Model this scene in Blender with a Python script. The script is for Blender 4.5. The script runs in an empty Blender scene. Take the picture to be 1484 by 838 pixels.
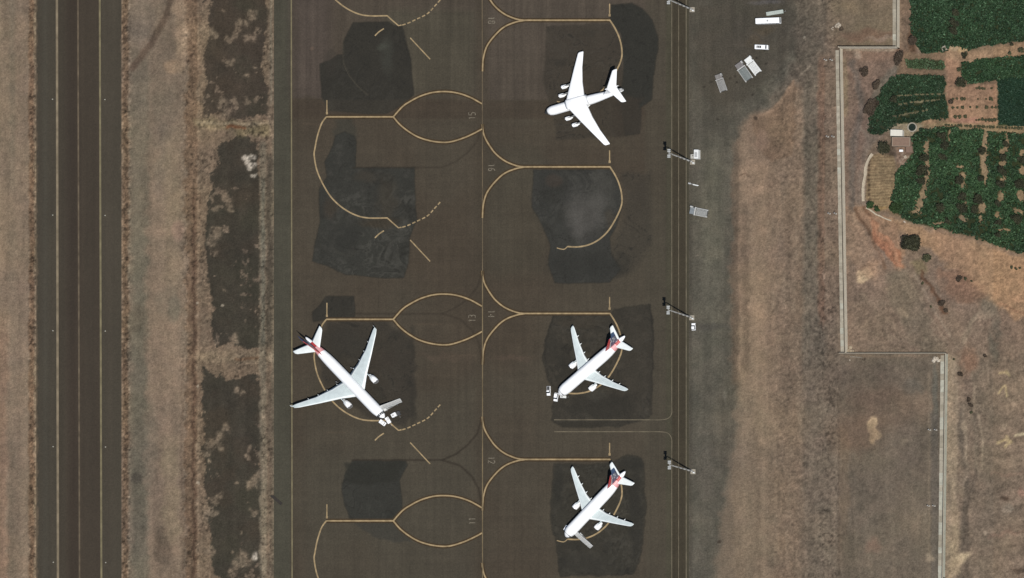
import bpy, math, random
import numpy as np
from mathutils import Vector, Matrix

S = 0.36                      # metres per photo pixel on the ground
def P(x, y, z=0.0):           # photo pixel of a point at ground level -> metres
    return ((x - 742.0) * S, (419.0 - y) * S, z)

scn = bpy.context.scene
COL = scn.collection

# ------------------------------------------------------------------ camera, light, exposure
H = 4000.0
LX, LY = 0.47, -0.148         # off-nadir look: the camera hangs to the east-south-east
WID = 1484 * S
cam = bpy.data.cameras.new("camera")
cam.sensor_width = 36.0
cam.lens = 36.0 * H / WID
cam.shift_x = -(LX * H) / WID
cam.shift_y = -(LY * H) / WID
cam.clip_start = 10.0
cam.clip_end = 30000.0
camo = bpy.data.objects.new("camera", cam)
camo.location = (LX * H, LY * H, H)
COL.objects.link(camo)
scn.camera = camo

SUN_DIR = Vector((0.53, -0.31, 1.0)).normalized()      # towards the sun
elev = math.asin(SUN_DIR.z)
azim = math.atan2(SUN_DIR.x, SUN_DIR.y)
w = bpy.data.worlds.new("World"); scn.world = w; w.use_nodes = True
nt = w.node_tree
sky = nt.nodes.new("ShaderNodeTexSky"); sky.sky_type = 'NISHITA'; sky.sun_disc = False
sky.sun_elevation = elev; sky.sun_rotation = azim; sky.altitude = 2200
sky.air_density = 1.0; sky.dust_density = 1.5
bg = nt.nodes["Background"]; bg.inputs[1].default_value = 0.085
nt.links.new(sky.outputs[0], bg.inputs[0])
sl = bpy.data.lights.new("sun", 'SUN'); sl.energy = 4.8; sl.angle = math.radians(0.5)
sl.color = (1.0, 0.955, 0.89)
so = bpy.data.objects.new("sun", sl); COL.objects.link(so)
so.rotation_euler = SUN_DIR.to_track_quat('Z', 'Y').to_euler()
so.location = (300, -200, 600)
scn.view_settings.view_transform = 'Standard'
scn.view_settings.look = 'None'
scn.view_settings.exposure = 0.0
scn.view_settings.gamma = 1.0

# ------------------------------------------------------------------ helpers
rng = np.random.default_rng(7)
random.seed(7)
KAL = 1.53                    # how bright a white card lies in this light
def lin(c):
    c = np.asarray(c, dtype=float) / 255.0
    return np.where(c <= 0.04045, c / 12.92, ((c + 0.055) / 1.055) ** 2.4)
def alb(*c):                  # base colour of something the photograph shows at these 8-bit values
    return tuple(float(v) for v in np.clip(lin(c) / KAL, 0, 0.9))

def tag(o, label=None, cat=None, group=None, kind=None):
    if label: o["label"] = label
    if cat: o["category"] = cat
    if group: o["group"] = group
    if kind: o["kind"] = kind
    return o

_m = {}
def mat(name, rgb, rough=0.6, metal=0.0, var=0.12, scale=1.5, spec=0.5):
    if name in _m: return _m[name]
    m = bpy.data.materials.new(name); m.use_nodes = True
    n = m.node_tree.nodes; l = m.node_tree.links
    b = n["Principled BSDF"]
    b.inputs["Roughness"].default_value = rough
    b.inputs["Metallic"].default_value = metal
    b.inputs["Specular IOR Level"].default_value = spec
    tc = n.new("ShaderNodeTexCoord")
    no = n.new("ShaderNodeTexNoise"); no.inputs["Scale"].default_value = scale
    no.inputs["Detail"].default_value = 5
    l.new(tc.outputs["Object"], no.inputs["Vector"])
    mr = n.new("ShaderNodeMapRange")
    mr.inputs[1].default_value = 0.3; mr.inputs[2].default_value = 0.7
    mr.inputs[3].default_value = 1 - var; mr.inputs[4].default_value = 1 + var
    l.new(no.outputs[0], mr.inputs[0])
    mx = n.new("ShaderNodeVectorMath"); mx.operation = 'SCALE'
    mx.inputs[0].default_value = rgb
    l.new(mr.outputs[0], mx.inputs["Scale"])
    l.new(mx.outputs[0], b.inputs["Base Color"])
    _m[name] = m
    return m

def attr_mat(name, fine, coarse, rough=0.9, fine_amt=0.25, coarse_amt=0.12, stretch=(1, 1, 1), spec=0.2, bump=0.0):
    """surface colour from the 'tint' colour attribute, broken up by grain at two scales"""
    m = bpy.data.materials.new(name); m.use_nodes = True
    n = m.node_tree.nodes; l = m.node_tree.links
    b = n["Principled BSDF"]; b.inputs["Roughness"].default_value = rough
    b.inputs["Specular IOR Level"].default_value = spec
    at = n.new("ShaderNodeAttribute"); at.attribute_name = "tint"
    geo = n.new("ShaderNodeNewGeometry")
    mp = n.new("ShaderNodeMapping"); mp.inputs["Scale"].default_value = stretch
    l.new(geo.outputs["Position"], mp.inputs["Vector"])
    def noise(scale, amt, vec, detail):
        no = n.new("ShaderNodeTexNoise"); no.inputs["Scale"].default_value = scale
        no.inputs["Detail"].default_value = detail; no.inputs["Roughness"].default_value = 0.65
        l.new(vec, no.inputs["Vector"])
        mr = n.new("ShaderNodeMapRange"); mr.inputs[1].default_value = 0.3; mr.inputs[2].default_value = 0.7
        mr.inputs[3].default_value = 1 - amt; mr.inputs[4].default_value = 1 + amt
        l.new(no.outputs[0], mr.inputs[0]); return mr.outputs[0], no
    f, fn = noise(fine, fine_amt, geo.outputs["Position"], 3)
    c, cn = noise(coarse, coarse_amt, mp.outputs[0], 6)
    mu = n.new("ShaderNodeMath"); mu.operation = 'MULTIPLY'
    l.new(f, mu.inputs[0]); l.new(c, mu.inputs[1])
    mx = n.new("ShaderNodeVectorMath"); mx.operation = 'SCALE'
    l.new(at.outputs["Color"], mx.inputs[0]); l.new(mu.outputs[0], mx.inputs["Scale"])
    l.new(mx.outputs[0], b.inputs["Base Color"])
    if bump:
        bp = n.new("ShaderNodeBump"); bp.inputs["Strength"].default_value = bump
        bp.inputs["Distance"].default_value = 0.3
        l.new(fn.outputs[0], bp.inputs["Height"]); l.new(bp.outputs[0], b.inputs["Normal"])
    return m

class MB:
    def __init__(s): s.v = []; s.f = []; s.m = []; s.sm = []
    def add(s, vs, fs, mi=0, smooth=False):
        o = len(s.v); s.v += [tuple(v) for v in vs]
        for f in fs:
            s.f.append([o + i for i in f]); s.m.append(mi); s.sm.append(smooth)
        return s
    def box(s, c, d, rz=0.0, mi=0, bev=0.0, taper=1.0):
        x, y, z = d[0] / 2, d[1] / 2, d[2] / 2
        ca, sa = math.cos(rz), math.sin(rz)
        vs = []
        if bev > 0:
            lv = [(-z, bev), (-z + bev, 0), (z - bev, 0), (z, bev)]
        else:
            lv = [(-z, 0), (z, 0)]
        for k, (zz, ins) in enumerate(lv):
            t = taper if zz > 0 else 1.0
            X, Y = (x - ins) * t, (y - ins) * t
            b = min(bev, X * .6, Y * .6)
            ring = [(-X, -Y + b), (-X + b, -Y), (X - b, -Y), (X, -Y + b), (X, Y - b), (X - b, Y), (-X + b, Y), (-X, Y - b)] if bev > 0 else [(-X, -Y), (X, -Y), (X, Y), (-X, Y)]
            for (px, py) in ring:
                vs.append((c[0] + px * ca - py * sa, c[1] + px * sa + py * ca, c[2] + zz))
        n = 8 if bev > 0 else 4
        fs = []
        for k in range(len(lv) - 1):
            for i in range(n):
                j = (i + 1) % n
                fs.append([k * n + i, k * n + j, (k + 1) * n + j, (k + 1) * n + i])
        fs.append(list(range(n))[::-1]); fs.append([(len(lv) - 1) * n + i for i in range(n)])
        return s.add(vs, fs, mi)
    def loft(s, rings, mi=0, caps=True, smooth=True, closed=True, mfun=None):
        n = len(rings[0]); o = len(s.v)
        for r in rings: s.v += [tuple(v) for v in r]
        for k in range(len(rings) - 1):
            for i in range(n if closed else n - 1):
                j = (i + 1) % n
                s.f.append([o + k * n + i, o + k * n + j, o + (k + 1) * n + j, o + (k + 1) * n + i])
                s.m.append(mfun(k, i) if mfun else mi); s.sm.append(smooth)
        if caps:
            s.f.append([o + i for i in range(n)][::-1]); s.m.append(mfun(0, 0) if mfun else mi); s.sm.append(False)
            s.f.append([o + (len(rings) - 1) * n + i for i in range(n)]); s.m.append(mfun(len(rings) - 2, 0) if mfun else mi); s.sm.append(False)
        return s
    def tube(s, a, b, r0, r1=None, n=8, mi=0, caps=True):
        a = Vector(a); b = Vector(b); r1 = r0 if r1 is None else r1
        d = (b - a).normalized(); u = d.orthogonal().normalized(); v = d.cross(u)
        rings = []
        for p, r in ((a, r0), (b, r1)):
            rings.append([p + (u * math.cos(2 * math.pi * i / n) + v * math.sin(2 * math.pi * i / n)) * r for i in range(n)])
        return s.loft(rings, mi, caps)
    def disc(s, c, r, axis='z', n=14, h=0.1, mi=0):
        ax = {'x': Vector((1, 0, 0)), 'y': Vector((0, 1, 0)), 'z': Vector((0, 0, 1))}[axis]
        c = Vector(c); return s.tube(c - ax * h / 2, c + ax * h / 2, r, r, n, mi)
    def build(s, name, mats, parent=None, loc=None, rz=0.0):
        me = bpy.data.meshes.new(name)
        me.from_pydata(s.v, [], s.f)
        if not isinstance(mats, (list, tuple)): mats = [mats]
        for m in mats: me.materials.append(m)
        me.polygons.foreach_set("material_index", s.m)
        me.polygons.foreach_set("use_smooth", s.sm)
        me.update()
        o = bpy.data.objects.new(name, me); COL.objects.link(o)
        if parent: o.parent = parent
        if loc: o.location = loc
        o.rotation_euler.z = rz
        return o

def empty(name, loc, rz=0.0, **k):
    o = bpy.data.objects.new(name, None); COL.objects.link(o)
    o.empty_display_size = 1.0
    o.location = loc; o.rotation_euler.z = rz
    return tag(o, **k)

def copy_tree(o, parent=None):
    c = o.copy(); COL.objects.link(c); c.parent = parent
    for ch in [x for x in bpy.data.objects if x.parent == o]:
        copy_tree(ch, c)
    return c
def dup(o, px, py, rz=None, label=None, scale=None):
    c = copy_tree(o)
    c.location = P(px, py, o.location.z)
    if rz is not None: c.rotation_euler.z = rz
    if label: c["label"] = label
    if scale: c.scale = (scale,) * 3
    return c

def heading(dx, dy):          # photo direction (right, down) -> world angle
    return math.atan2(-dy, dx)

# --- numpy noise
def vnoise(x, y, seed):
    r = np.random.default_rng(seed).random((256, 256))
    xi = np.floor(x).astype(int); yi = np.floor(y).astype(int)
    fx = x - xi; fy = y - yi
    fx = fx * fx * (3 - 2 * fx); fy = fy * fy * (3 - 2 * fy)
    a = r[xi & 255, yi & 255]; b = r[(xi + 1) & 255, yi & 255]
    c = r[xi & 255, (yi + 1) & 255]; d = r[(xi + 1) & 255, (yi + 1) & 255]
    return (a * (1 - fx) + b * fx) * (1 - fy) + (c * (1 - fx) + d * fx) * fy
def fbm(x, y, size, seed, octv=4, ax=1.0, ay=1.0, gain=0.55):
    """noise in -1..1; size in photo pixels, stretched by ax, ay"""
    s = 0; a = 1; t = 0
    for k in range(octv):
        f = 2 ** k / size
        s = s + a * (vnoise(x * f / ax + 17.3 * k + 100, y * f / ay + 31.7 * k + 100, seed + k) - .5) * 2
        t += a; a *= gain
    return s / t * 1.6
def sstep(v, a, b):
    t = np.clip((v - a) / (b - a), 0, 1); return t * t * (3 - 2 * t)
def poly_sd(x, y, pts):
    """signed distance to polygon in px, positive inside"""
    pts = np.asarray(pts, float); d = np.full(x.shape, 1e9); ins = np.zeros(x.shape, bool)
    n = len(pts)
    for i in range(n):
        ax, ay = pts[i]; bx, by = pts[(i + 1) % n]
        ex, ey = bx - ax, by - ay
        t = np.clip(((x - ax) * ex + (y - ay) * ey) / (ex * ex + ey * ey + 1e-9), 0, 1)
        d = np.minimum(d, np.hypot(x - ax - t * ex, y - ay - t * ey))
        c = ((ay > y) != (by > y)) & (x < (bx - ax) * (y - ay) / (by - ay + 1e-12) + ax)
        ins ^= c
    return np.where(ins, d, -d)
def line_d(x, y, pts):
    d = np.full(x.shape, 1e9)
    for (ax, ay), (bx, by) in zip(pts[:-1], pts[1:]):
        ex, ey = bx - ax, by - ay
        t = np.clip(((x - ax) * ex + (y - ay) * ey) / (ex * ex + ey * ey + 1e-9), 0, 1)
        d = np.minimum(d, np.hypot(x - ax - t * ex, y - ay - t * ey))
    return d

class Paint:
    """lays soil, gravel and asphalt colours (8-bit photo values) over a grid of pixel positions"""
    def __init__(s, x, y, base):
        s.x, s.y = x, y
        s.c = np.empty(x.shape + (3,)); s.c[:] = base
        s.w1 = fbm(x, y, 14, 11, 5); s.w2 = fbm(x, y, 14, 41, 5)
    def mix(s, m, col, k=1.0):
        m = np.clip(m * k, 0, 1)[..., None]; s.c = s.c * (1 - m) + np.asarray(col, float) * m
    def mul(s, f): s.c = s.c * f[..., None]
    def band(s, x0, x1, col, k=1.0, soft=3, wob=2, y0=-1e5, y1=1e5, ysoft=6, tilt=0.0):
        xx = s.x + s.w1 * wob - tilt * s.y; yy = s.y + s.w2 * wob
        m = sstep(xx, x0 - soft, x0 + soft) * (1 - sstep(xx, x1 - soft, x1 + soft))
        m = m * sstep(yy, y0 - ysoft, y0 + ysoft) * (1 - sstep(yy, y1 - ysoft, y1 + ysoft))
        s.mix(m, col, k)
    def poly(s, pts, col, k=1.0, soft=1.0, wob=1.5, tex=None):
        sd = poly_sd(s.x + s.w1 * wob, s.y + s.w2 * wob, pts)
        m = sstep(sd, -soft, soft)
        if tex is not None: m = m * tex
        s.mix(m, col, k); return m
    def stroke(s, pts, wd, col, k=1.0, soft=1.0, wob=1.0):
        d = line_d(s.x + s.w1 * wob, s.y + s.w2 * wob, pts)
        s.mix(1 - sstep(d, wd / 2 - soft, wd / 2 + soft), col, k)
    def blob(s, cx, cy, rx, ry, col, k=1.0, soft=.35, wob=2.0):
        d = np.hypot((s.x + s.w1 * wob - cx) / rx, (s.y + s.w2 * wob - cy) / ry)
        s.mix(1 - sstep(d, 1 - soft, 1 + soft), col, k)

def grid_sheet(name, xs, ys, z, paintfn, material, **tags):
    X, Y = np.meshgrid(xs, ys)
    px = X / S + 742.0; py = 419.0 - Y / S
    col = paintfn(px, py)
    nx, ny = len(xs), len(ys)
    co = np.stack([X.ravel(), Y.ravel(), np.full(X.size, z)], 1).astype(np.float32)
    i = (np.arange(ny - 1)[:, None] * nx + np.arange(nx - 1)[None, :]).ravel()
    quads = np.stack([i, i + 1, i + nx + 1, i + nx], 1).astype(np.int32)
    me = bpy.data.meshes.new(name)
    me.vertices.add(len(co)); me.vertices.foreach_set("co", co.ravel())
    me.loops.add(quads.size); me.loops.foreach_set("vertex_index", quads.ravel())
    me.polygons.add(len(quads))
    me.polygons.foreach_set("loop_start", np.arange(0, quads.size, 4, dtype=np.int32))
    me.polygons.foreach_set("loop_total", np.full(len(quads), 4, dtype=np.int32))
    me.update(calc_edges=True)
    a = me.color_attributes.new("tint", 'FLOAT_COLOR', 'POINT')
    c = lin(np.clip(col, 0, 255)) / KAL
    c4 = np.concatenate([c.reshape(-1, 3), np.ones((c.shape[0] * c.shape[1], 1))], 1).astype(np.float32)
    a.data.foreach_set("color", c4.ravel())
    me.materials.append(material)
    o = bpy.data.objects.new(name, me); COL.objects.link(o)
    return tag(o, **tags)

# ------------------------------------------------------------------ the ground
def inner(a, b, step): return np.arange(a, b + 1e-6, step)
fx = inner(-276, 276, 0.6); fy = inner(-160, 160, 0.6)
far = np.array([300, 340, 400, 500, 700, 1000, 1600, 2600, 4200, 7000, 12000.])
gx = np.concatenate([-far[::-1], fx, far]); gy = np.concatenate([-far[::-1], fy, far])

FIELDS = {
 'north': [(1320,-30),(1500,-30),(1500,60),(1462,62),(1420,68),(1403,74),(1392,68),(1378,66),(1374,74),(1350,78),(1336,77),(1326,62),(1321,40)],
 'east': [(1394,94),(1420,86),(1470,81),(1500,80),(1500,112),(1447,116),(1425,120),(1404,122),(1394,108)],
 'smooth': [(1446,114),(1500,112),(1500,183),(1448,182)],
 'strip': [(1312,87),(1330,85),(1364,88),(1370,95),(1368,103),(1345,101),(1314,100)],
 'middle': [(1292,112),(1312,108),(1366,110),(1371,122),(1370,132),(1374,150),(1375,172),(1345,174),(1335,178),(1300,180),(1290,186),(1276,196),(1258,192),(1261,176),(1268,162),(1268,146),(1280,128)],
 'orchard': [(1324,190),(1352,188),(1378,184),(1420,190),(1500,194),(1500,370),(1470,364),(1440,354),(1400,341),(1360,331),(1318,322),(1300,312),(1290,300),(1298,270),(1300,245),(1312,236),(1322,222)],
}
GAPS = [  # bare soil between the orchard rows (x, y, rx, ry)
 (1430,193,3,9),(1428,208,4,12),(1426,228,5,14),(1427,246,5,12),(1429,262,2.5,10),(1343,214,4,10),(1344,232,3,10),(1344,248,3.5,12),(1341,266,4,12),
 (1338,282,5,9),(1334,295,6,8),(1329,306,6,4),(1396,254,5,4),(1397,268,3,6),(1456,219,6,5),(1460,205,2.5,12),(1455,238,6,5),(1455,261,5,4),
 (1483,248,5,7),(1395,317,6,5),(1424,301,5,7),(1423,318,3,6),(1451,286,4,9),(1447,312,5,5),(1480,283,5,8),(1476,307,7,4),
 (1454,334,9,2.5),(1400,295,4,3),(1482,222,4,6),(1340,243,6,2),(1392,242,5,3),(1362,324,14,1.6),(1377,197,2,8)]

def ground_paint(px, py):
    x = np.clip(px, -60, 1545); y = np.clip(py, -60, 900)
    p = Paint(x, y, (119, 105, 90))
    big = fbm(x, y, 60, 3, 4); med = fbm(x, y, 16, 5, 4); vst = fbm(x, y, 9, 8, 4, ax=1, ay=14)
    fine = fbm(x, y, 4.0, 9, 3); speck = fbm(x, y, 2.6, 19, 2, gain=.9)
    # --- west of the runway
    p.band(-100, 12, (128, 111, 94), .7, 6, 5, y0=300, ysoft=60)
    p.band(-100, 10, (129, 106, 89), .7, 5, 4, y0=470, ysoft=30)
    p.band(14, 22, (105, 96, 83), .6, 4, 2, y1=240, ysoft=60)
    p.band(23, 40, (124, 108, 93), .5, 4, 2)
    p.band(12, 20, (104, 93, 79), .5, 3, 2, y0=640, ysoft=40)
    p.band(42, 50, (100, 80, 63), .75, 2, 2)
    p.band(50, 60, (118, 104, 86), .8, 1.2, 2)
    # --- between the runway and the old asphalt
    p.band(172, 272, (115, 102, 88), 1, 3, 0)
    p.band(188, 216, (104, 97, 84), .75, 6, 5, y0=80, ysoft=60)
    p.band(193, 211, (98, 94, 82), .55, 5, 4, y0=330, ysoft=40)
    p.band(214, 262, (125, 108, 93), .55, 7, 7, y0=250, ysoft=50)
    p.band(228, 252, (106, 97, 85), .5, 8, 9, y0=120, y1=280, ysoft=30)
    p.band(238, 262, (126, 112, 94), .6, 6, 5, y0=190, y1=420, ysoft=40)
    p.band(236, 260, (131, 117, 97), .7, 6, 6, y0=640, y1=780, ysoft=18)
    p.band(253, 286, (141, 122, 103), .9, 7, 6, y1=75, ysoft=18)
    p.blob(251, 97, 14, 11, (146, 124, 102), .85)
    p.blob(262, 86, 8, 20, (134, 116, 98), .6)
    p.blob(205, 30, 22, 40, (106, 96, 86), .6); p.blob(248, 60, 8, 26, (103, 91, 79), .6)
    p.blob(252, 447, 10, 20, (98, 92, 81), .8); p.blob(243, 440, 16, 24, (105, 97, 85), .5)
    p.blob(258, 335, 9, 14, (142, 117, 103), .6); p.blob(200, 462, 13, 20, (92, 85, 74), .8)
    p.blob(199, 693, 9, 8, (86, 80, 71), .9); p.blob(236, 800, 12, 20, (93, 82, 71), .7)
    p.blob(232, 775, 7, 12, (90, 80, 69), .6)
    p.blob(216, 640, 14, 60, (101, 94, 82), .5)
    p.stroke([(253, -20), (240, 25), (214, 70), (192, 98)], 9, (88, 75, 64), .85, 2.5, 2)
    p.stroke([(246, -20), (233, 22), (207, 66)], 3, (112, 99, 86), .7, 1.5, 1)
    p.band(176, 180, (122, 105, 88), .8, 1.2, 1)
    p.band(178, 186, (94, 78, 63), .85, 1.8, 2)
    for xx, kk in ((262, .4), (268, .5)): p.band(xx, xx + 4, (96, 80, 68), kk, 2, 3, y0=520)
    p.band(270, 289, (102, 84, 68), .8, 4, 6, tilt=0.0)
    p.band(279, 283, (85, 68, 56), .8, 1.5, 3, y0=280)
    p.band(286, 288, (137, 120, 101), .6, 1.2, 1.5)
    p.band(289, 400, (108, 94, 79), 1, 3, 3)
    # rough speckle near the old asphalt
    rough = sstep(x, 255, 275) * (1 - sstep(x, 396, 400))
    # --- the three fields of old dark asphalt, eaten away by soil
    rag = fbm(x, y, 26, 61, 3) * 7 + fbm(x, y, 8, 71, 4, gain=.8) * 6.5
    for pts, cc in (([(302,-60),(382,-60),(384,40),(377,100),(385,130),(388,160),(372,166),(345,168),(335,176),(322,160),(300,172),(296,140),(300,60)], (68, 61, 53)),
                    ([(318,215),(350,200),(376,207),(378,300),(379,440),(380,500),(345,506),(330,498),(312,508),(304,440),(300,400),(296,350),(304,290),(308,250)], (64, 60, 52)),
                    ([(296,535),(330,548),(376,540),(382,600),(381,900),(320,900),(318,838),(305,800),(302,740),(296,680),(294,600)], (65, 61, 53))):
        sd = poly_sd(x, y, pts)
        p.mix(sstep(sd + rag * .8, -1.0, 1.6), cc)
    dark = 1 - sstep(p.c[..., 0], 66, 84)
    tone = fbm(x, y, 40, 77, 3)
    p.mix(dark * sstep(tone, -.1, .7), (64, 62, 52), .5)
    p.mix(dark * sstep(-tone, .0, .7), (66, 58, 49), .5); DK = dark
    # soil islands inside it
    isl = fbm(x, y, 7, 83, 3); islbig = fbm(x, y, 45, 87, 2)
    inz = dark * sstep(x, 292, 296)
    p.mix(inz * sstep(isl + islbig * .75, 1.0, 1.15), (108, 95, 82), .7)
    for bx, by, br in ((352,32,8),(366,18,7),(340,48,7),(333,56,4),(343,38,4),(310,52,7),(363,58,7),(370,46,6),(318,150,9),(328,162,9),(335,148,6),(341,152,4),(357,145,4.5),(371,146,4),(330,88,5),(355,110,4),(367,96,3),(326,12,3),
                       (328,290,7),(333,303,7),(310,337,8),(308,352,7),(326,282,5),(312,366,5),(340,488,6),(344,494,7),(324,424,2.5),(358,466,2),(332,505,6),(316,300,4),
                       (318,632,8),(310,643,8),(322,648,5),(328,620,7),(306,668,4),(301,655,5),(366,702,8),(370,690,6),(360,660,5),(362,650,4),(343,698,3),(312,724,7),(306,745,8),(318,715,5),(355,810,9),(344,822,8),(335,832,6),(337,803,3),(347,778,2.5),(368,742,5),(303,800,7),(342,566,5),(352,570,4)):
        p.blob(bx, by, br, br * .9, (116, 103, 88), .75, .5, 6.5)
    # crossings and light kerb strip along the apron edge
    p.stroke([(286,179),(330,181),(396,183)], 13, (115, 103, 82), .85, 5, 4)
    p.stroke([(286,178),(396,180)], 3.5, (134, 121, 101), .75, 1.3, 1.5)
    p.stroke([(330,184),(355,185)], 4, (108, 68, 46), .8, 2, 2)
    p.stroke([(348,192),(392,190)], 12, (110, 101, 74), .6, 5, 4)
    p.stroke([(288,516),(340,517),(396,519)], 16, (121, 107, 89), .85, 5, 4)
    p.stroke([(340,521),(380,519)], 4, (101, 77, 58), .7, 2, 2)
    p.blob(396, 518, 7, 9, (150, 136, 116), .7)
    p.band(389, 398, (108, 96, 82), .75, 2.5, 3.5, y1=200)
    p.band(392, 395, (117, 110, 96), .7, 1.3, 1, y1=150)
    p.band(376.5, 385.5, (108, 100, 86), .9, 2.2, 2, y0=205, tilt=.0)
    p.band(379, 384, (96, 94, 83), .7, 1.6, 1, y0=260, y1=500)
    p.band(380, 386, (124, 113, 96), .75, 1.6, 2, y0=560)
    p.band(386, 396, (78, 72, 62), .85, 2, 3, y0=225, y1=505)
    p.band(388, 396.5, (88, 80, 69), .55, 2, 4, y0=560)
    p.band(394, 398, (100, 93, 79), .7, 1.2, 2.5, y0=200)
    for bx, by, br in ((357.5,229,4),(365,240,4.2),(363,231,3.5),(369,229,3.5),(371,238,3),(370,253,3.6),(360,235,3),(369.5,807,5)):
        p.blob(bx, by, br, br, (176, 168, 155), .9, .5, 4)
    for bx, by in ((321,444),(285,438),(288,700),(286,560)): p.blob(bx, by, 1.8, 1.8, (165, 155, 138), .8)
    # --- east of the service road: graded lot, soil bank, tracks
    east = sstep(x, 985, 998)
    p.mix(east, (106, 94, 82), 1)
    p.band(1062, 1170, (119, 103, 88), .95, 6, 6)
    p.band(1072, 1130, (131, 113, 96), .8, 12, 9, y0=235, y1=640, ysoft=30)
    p.band(1095, 1112, (137, 118, 99), .5, 7, 6, y0=200, y1=720, ysoft=40)
    p.blob(1093, 260, 22, 30, (134, 114, 97), .55)
    p.blob(1080, 720, 50, 200, (111, 101, 87), .4)
    p.blob(1130, 480, 28, 220, (117, 101, 86), .5, .6)
    p.band(1130, 1176, (107, 93, 80), .45, 8, 8, y0=300, ysoft=60)
    p.band(1163, 1196, (96, 89, 79), .8, 5, 3, y1=560, ysoft=50)
    p.band(1168, 1174, (90, 84, 74), .5, 2, 2, y0=60, y1=540)
    p.band(1162, 1218, (104, 94, 83), .8, 8, 3, y0=520, ysoft=40)
    p.band(1184, 1216, (113, 97, 84), .6, 2, 2, y0=75, y1=460, ysoft=18)
    p.band(1192, 1194.5, (132, 112, 97), .5, .8, 1, y0=90, y1=480); p.band(1198, 1200, (126, 108, 93), .55, .8, 1, y0=80, y1=470)
    p.band(1186, 1196, (102, 79, 66), .5, 2, 2.5, y0=80, y1=470)
    p.band(1196, 1215, (109, 95, 83), .4, 2, 2, y0=80, y1=470)
    p.blob(1194, 400, 2, 7, (150, 130, 115), .8, .4, 1)
    # dark graded lot with its flare to the north-east
    lot = [(985,-60),(1190,-60),(1184,40),(1176,90),(1160,108),(1140,135),(1118,155),(1088,170),(1078,182),(1064,215),(1062,300),(1060,420),(1062,560),(1064,620),(1056,700),(1040,760),(1036,900),(985,900)]
    p.poly(lot, (87, 84, 75), 1, 7, 6)
    p.poly([(1150,-60),(1200,-60),(1196,60),(1180,110),(1150,125),(1110,160),(1150,90)], (93, 85, 75), .8, 8, 6)
    p.poly([(1010,-60),(1150,-60),(1152,60),(1125,110),(1085,140),(1030,160),(1008,120)], (74, 70, 62), .75, 9, 6)
    p.blob(1040, 90, 40, 100, (71, 67, 60), .5, .6, 6)
    p.band(1018, 1046, (93, 91, 80), .6, 8, 4, y0=205, y1=520, ysoft=40)
    p.band(1012, 1040, (90, 86, 77), .5, 8, 4, y0=560, ysoft=40)
    p.blob(1052, 620, 18, 60, (97, 90, 78), .45, .6, 6)
    p.blob(1030, 474, 28, 5, (74, 72, 68), .5, .6, 3)
    p.band(1060, 1070, (90, 79, 68), .7, 3, 4, y0=210, y1=560, ysoft=20)
    p.band(998, 1003, (77, 73, 65), .6, 2, 1)
    p.band(1076, 1086, (92, 80, 68), .45, 3, 5, y0=300, y1=540)
    # heap of brown soil with a light rim in the north
    heap = [(1150,117),(1155,132),(1152,190),(1148,225),(1120,235),(1098,214),(1090,190),(1090,176),(1110,168),(1128,152),(1140,132)]
    p.poly(heap, (113, 95, 79), .9, 2.5, 3)
    p.stroke([(1093,172),(1112,165),(1130,150),(1142,130),(1149,120)], 5, (130, 110, 92), .85, 2, 1.5)
    p.blob(1104, 205, 10, 14, (134, 112, 97), .7, .5, 4)
    p.blob(1095, 172, 3, 3, (60, 52, 45), .8, .4, 1)
    p.stroke([(1162,107),(1168,102),(1174,93)], 2.2, (130, 120, 106), .8, 1, 1.5)
    p.blob(1167, 54, 1.6, 1.6, (150, 143, 130), .9); p.blob(1093, 62, 11, 8, (92, 82, 68), .6, .5, 4)
    p.blob(1107, 45, 14, 6, (84, 76, 62), .6, .6, 3); p.blob(1110, 4, 24, 3, (92, 90, 92), .6, .5, 2)
    p.blob(1020, 4, 12, 6, (86, 82, 74), .6, .5, 4)
    for bx, by in ((1068,119),(1065,110),(1091,137),(1058,113),(1040,173),(1097,84),(1110,92),(1030,119),(1020,126),(1108,72)):
        p.blob(bx, by, 1.9, 1.7, (48, 45, 40), .75, .5, 1)
    p.blob(1051, 574, 3, 7, (104, 100, 90), .8, .5, 2); p.blob(1042, 785, 2.6, 2, (62, 54, 46), .8, .4, 1); p.blob(1012, 370, 1.5, 1.5, (120, 112, 100), .8)
    p.stroke([(1072,255),(1080,250),(1088,258)], 1.6, (88, 72, 60), .7, .8, 1)
    # --- beyond the wall
    wx = np.where(y < 70, 1299, np.where(y < 512, 1216 + (y - 70) * .0165, 1364))
    e2 = sstep(x, wx - 1, wx + 1)
    p.mix((1 - e2) * sstep(x, 1195, 1215) * (y < 68), (106, 95, 80), .9)
    p.blob(1255, 8, 34, 14, (120, 106, 86), .6, .6, 6); p.blob(1225, 60, 20, 10, (108, 92, 78), .5)
    p.blob(1262, 52, 40, 9, (104, 84, 72), .8, .4, 5); p.blob(1275, 56, 22, 4, (140, 126, 116), .5, .5, 4)
    p.mix((1 - e2) * sstep(x, 1205, 1225) * (y > 513), (101, 92, 81), .95)
    stk = fbm(x, y, 7, 95, 4, ax=1, ay=12); p.mix((1 - e2) * sstep(x, 1090, 1120) * (y > 250) * sstep(stk, .15, .8), (130, 116, 101), .25); p.mix((1 - e2) * sstep(x, 1090, 1120) * (y > 250) * sstep(-stk, .2, .8), (94, 84, 74), .22)
    p.mix(e2, (118, 102, 89), 1)
    p.mix(e2 * sstep(y, 490, 520), (115, 102, 89), .9)
    # south of the middle wall, inside the fence
    p.band(1216, 1230, (112, 98, 82), .5, 3, 4, y0=600, y1=800, ysoft=30)
    p.band(1214, 1217, (88, 78, 68), .6, 1, 1, y0=540)
    p.blob(1245, 560, 60, 35, (98, 87, 76), .6); p.blob(1280, 590, 50, 30, (104, 87, 74), .5)
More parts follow.
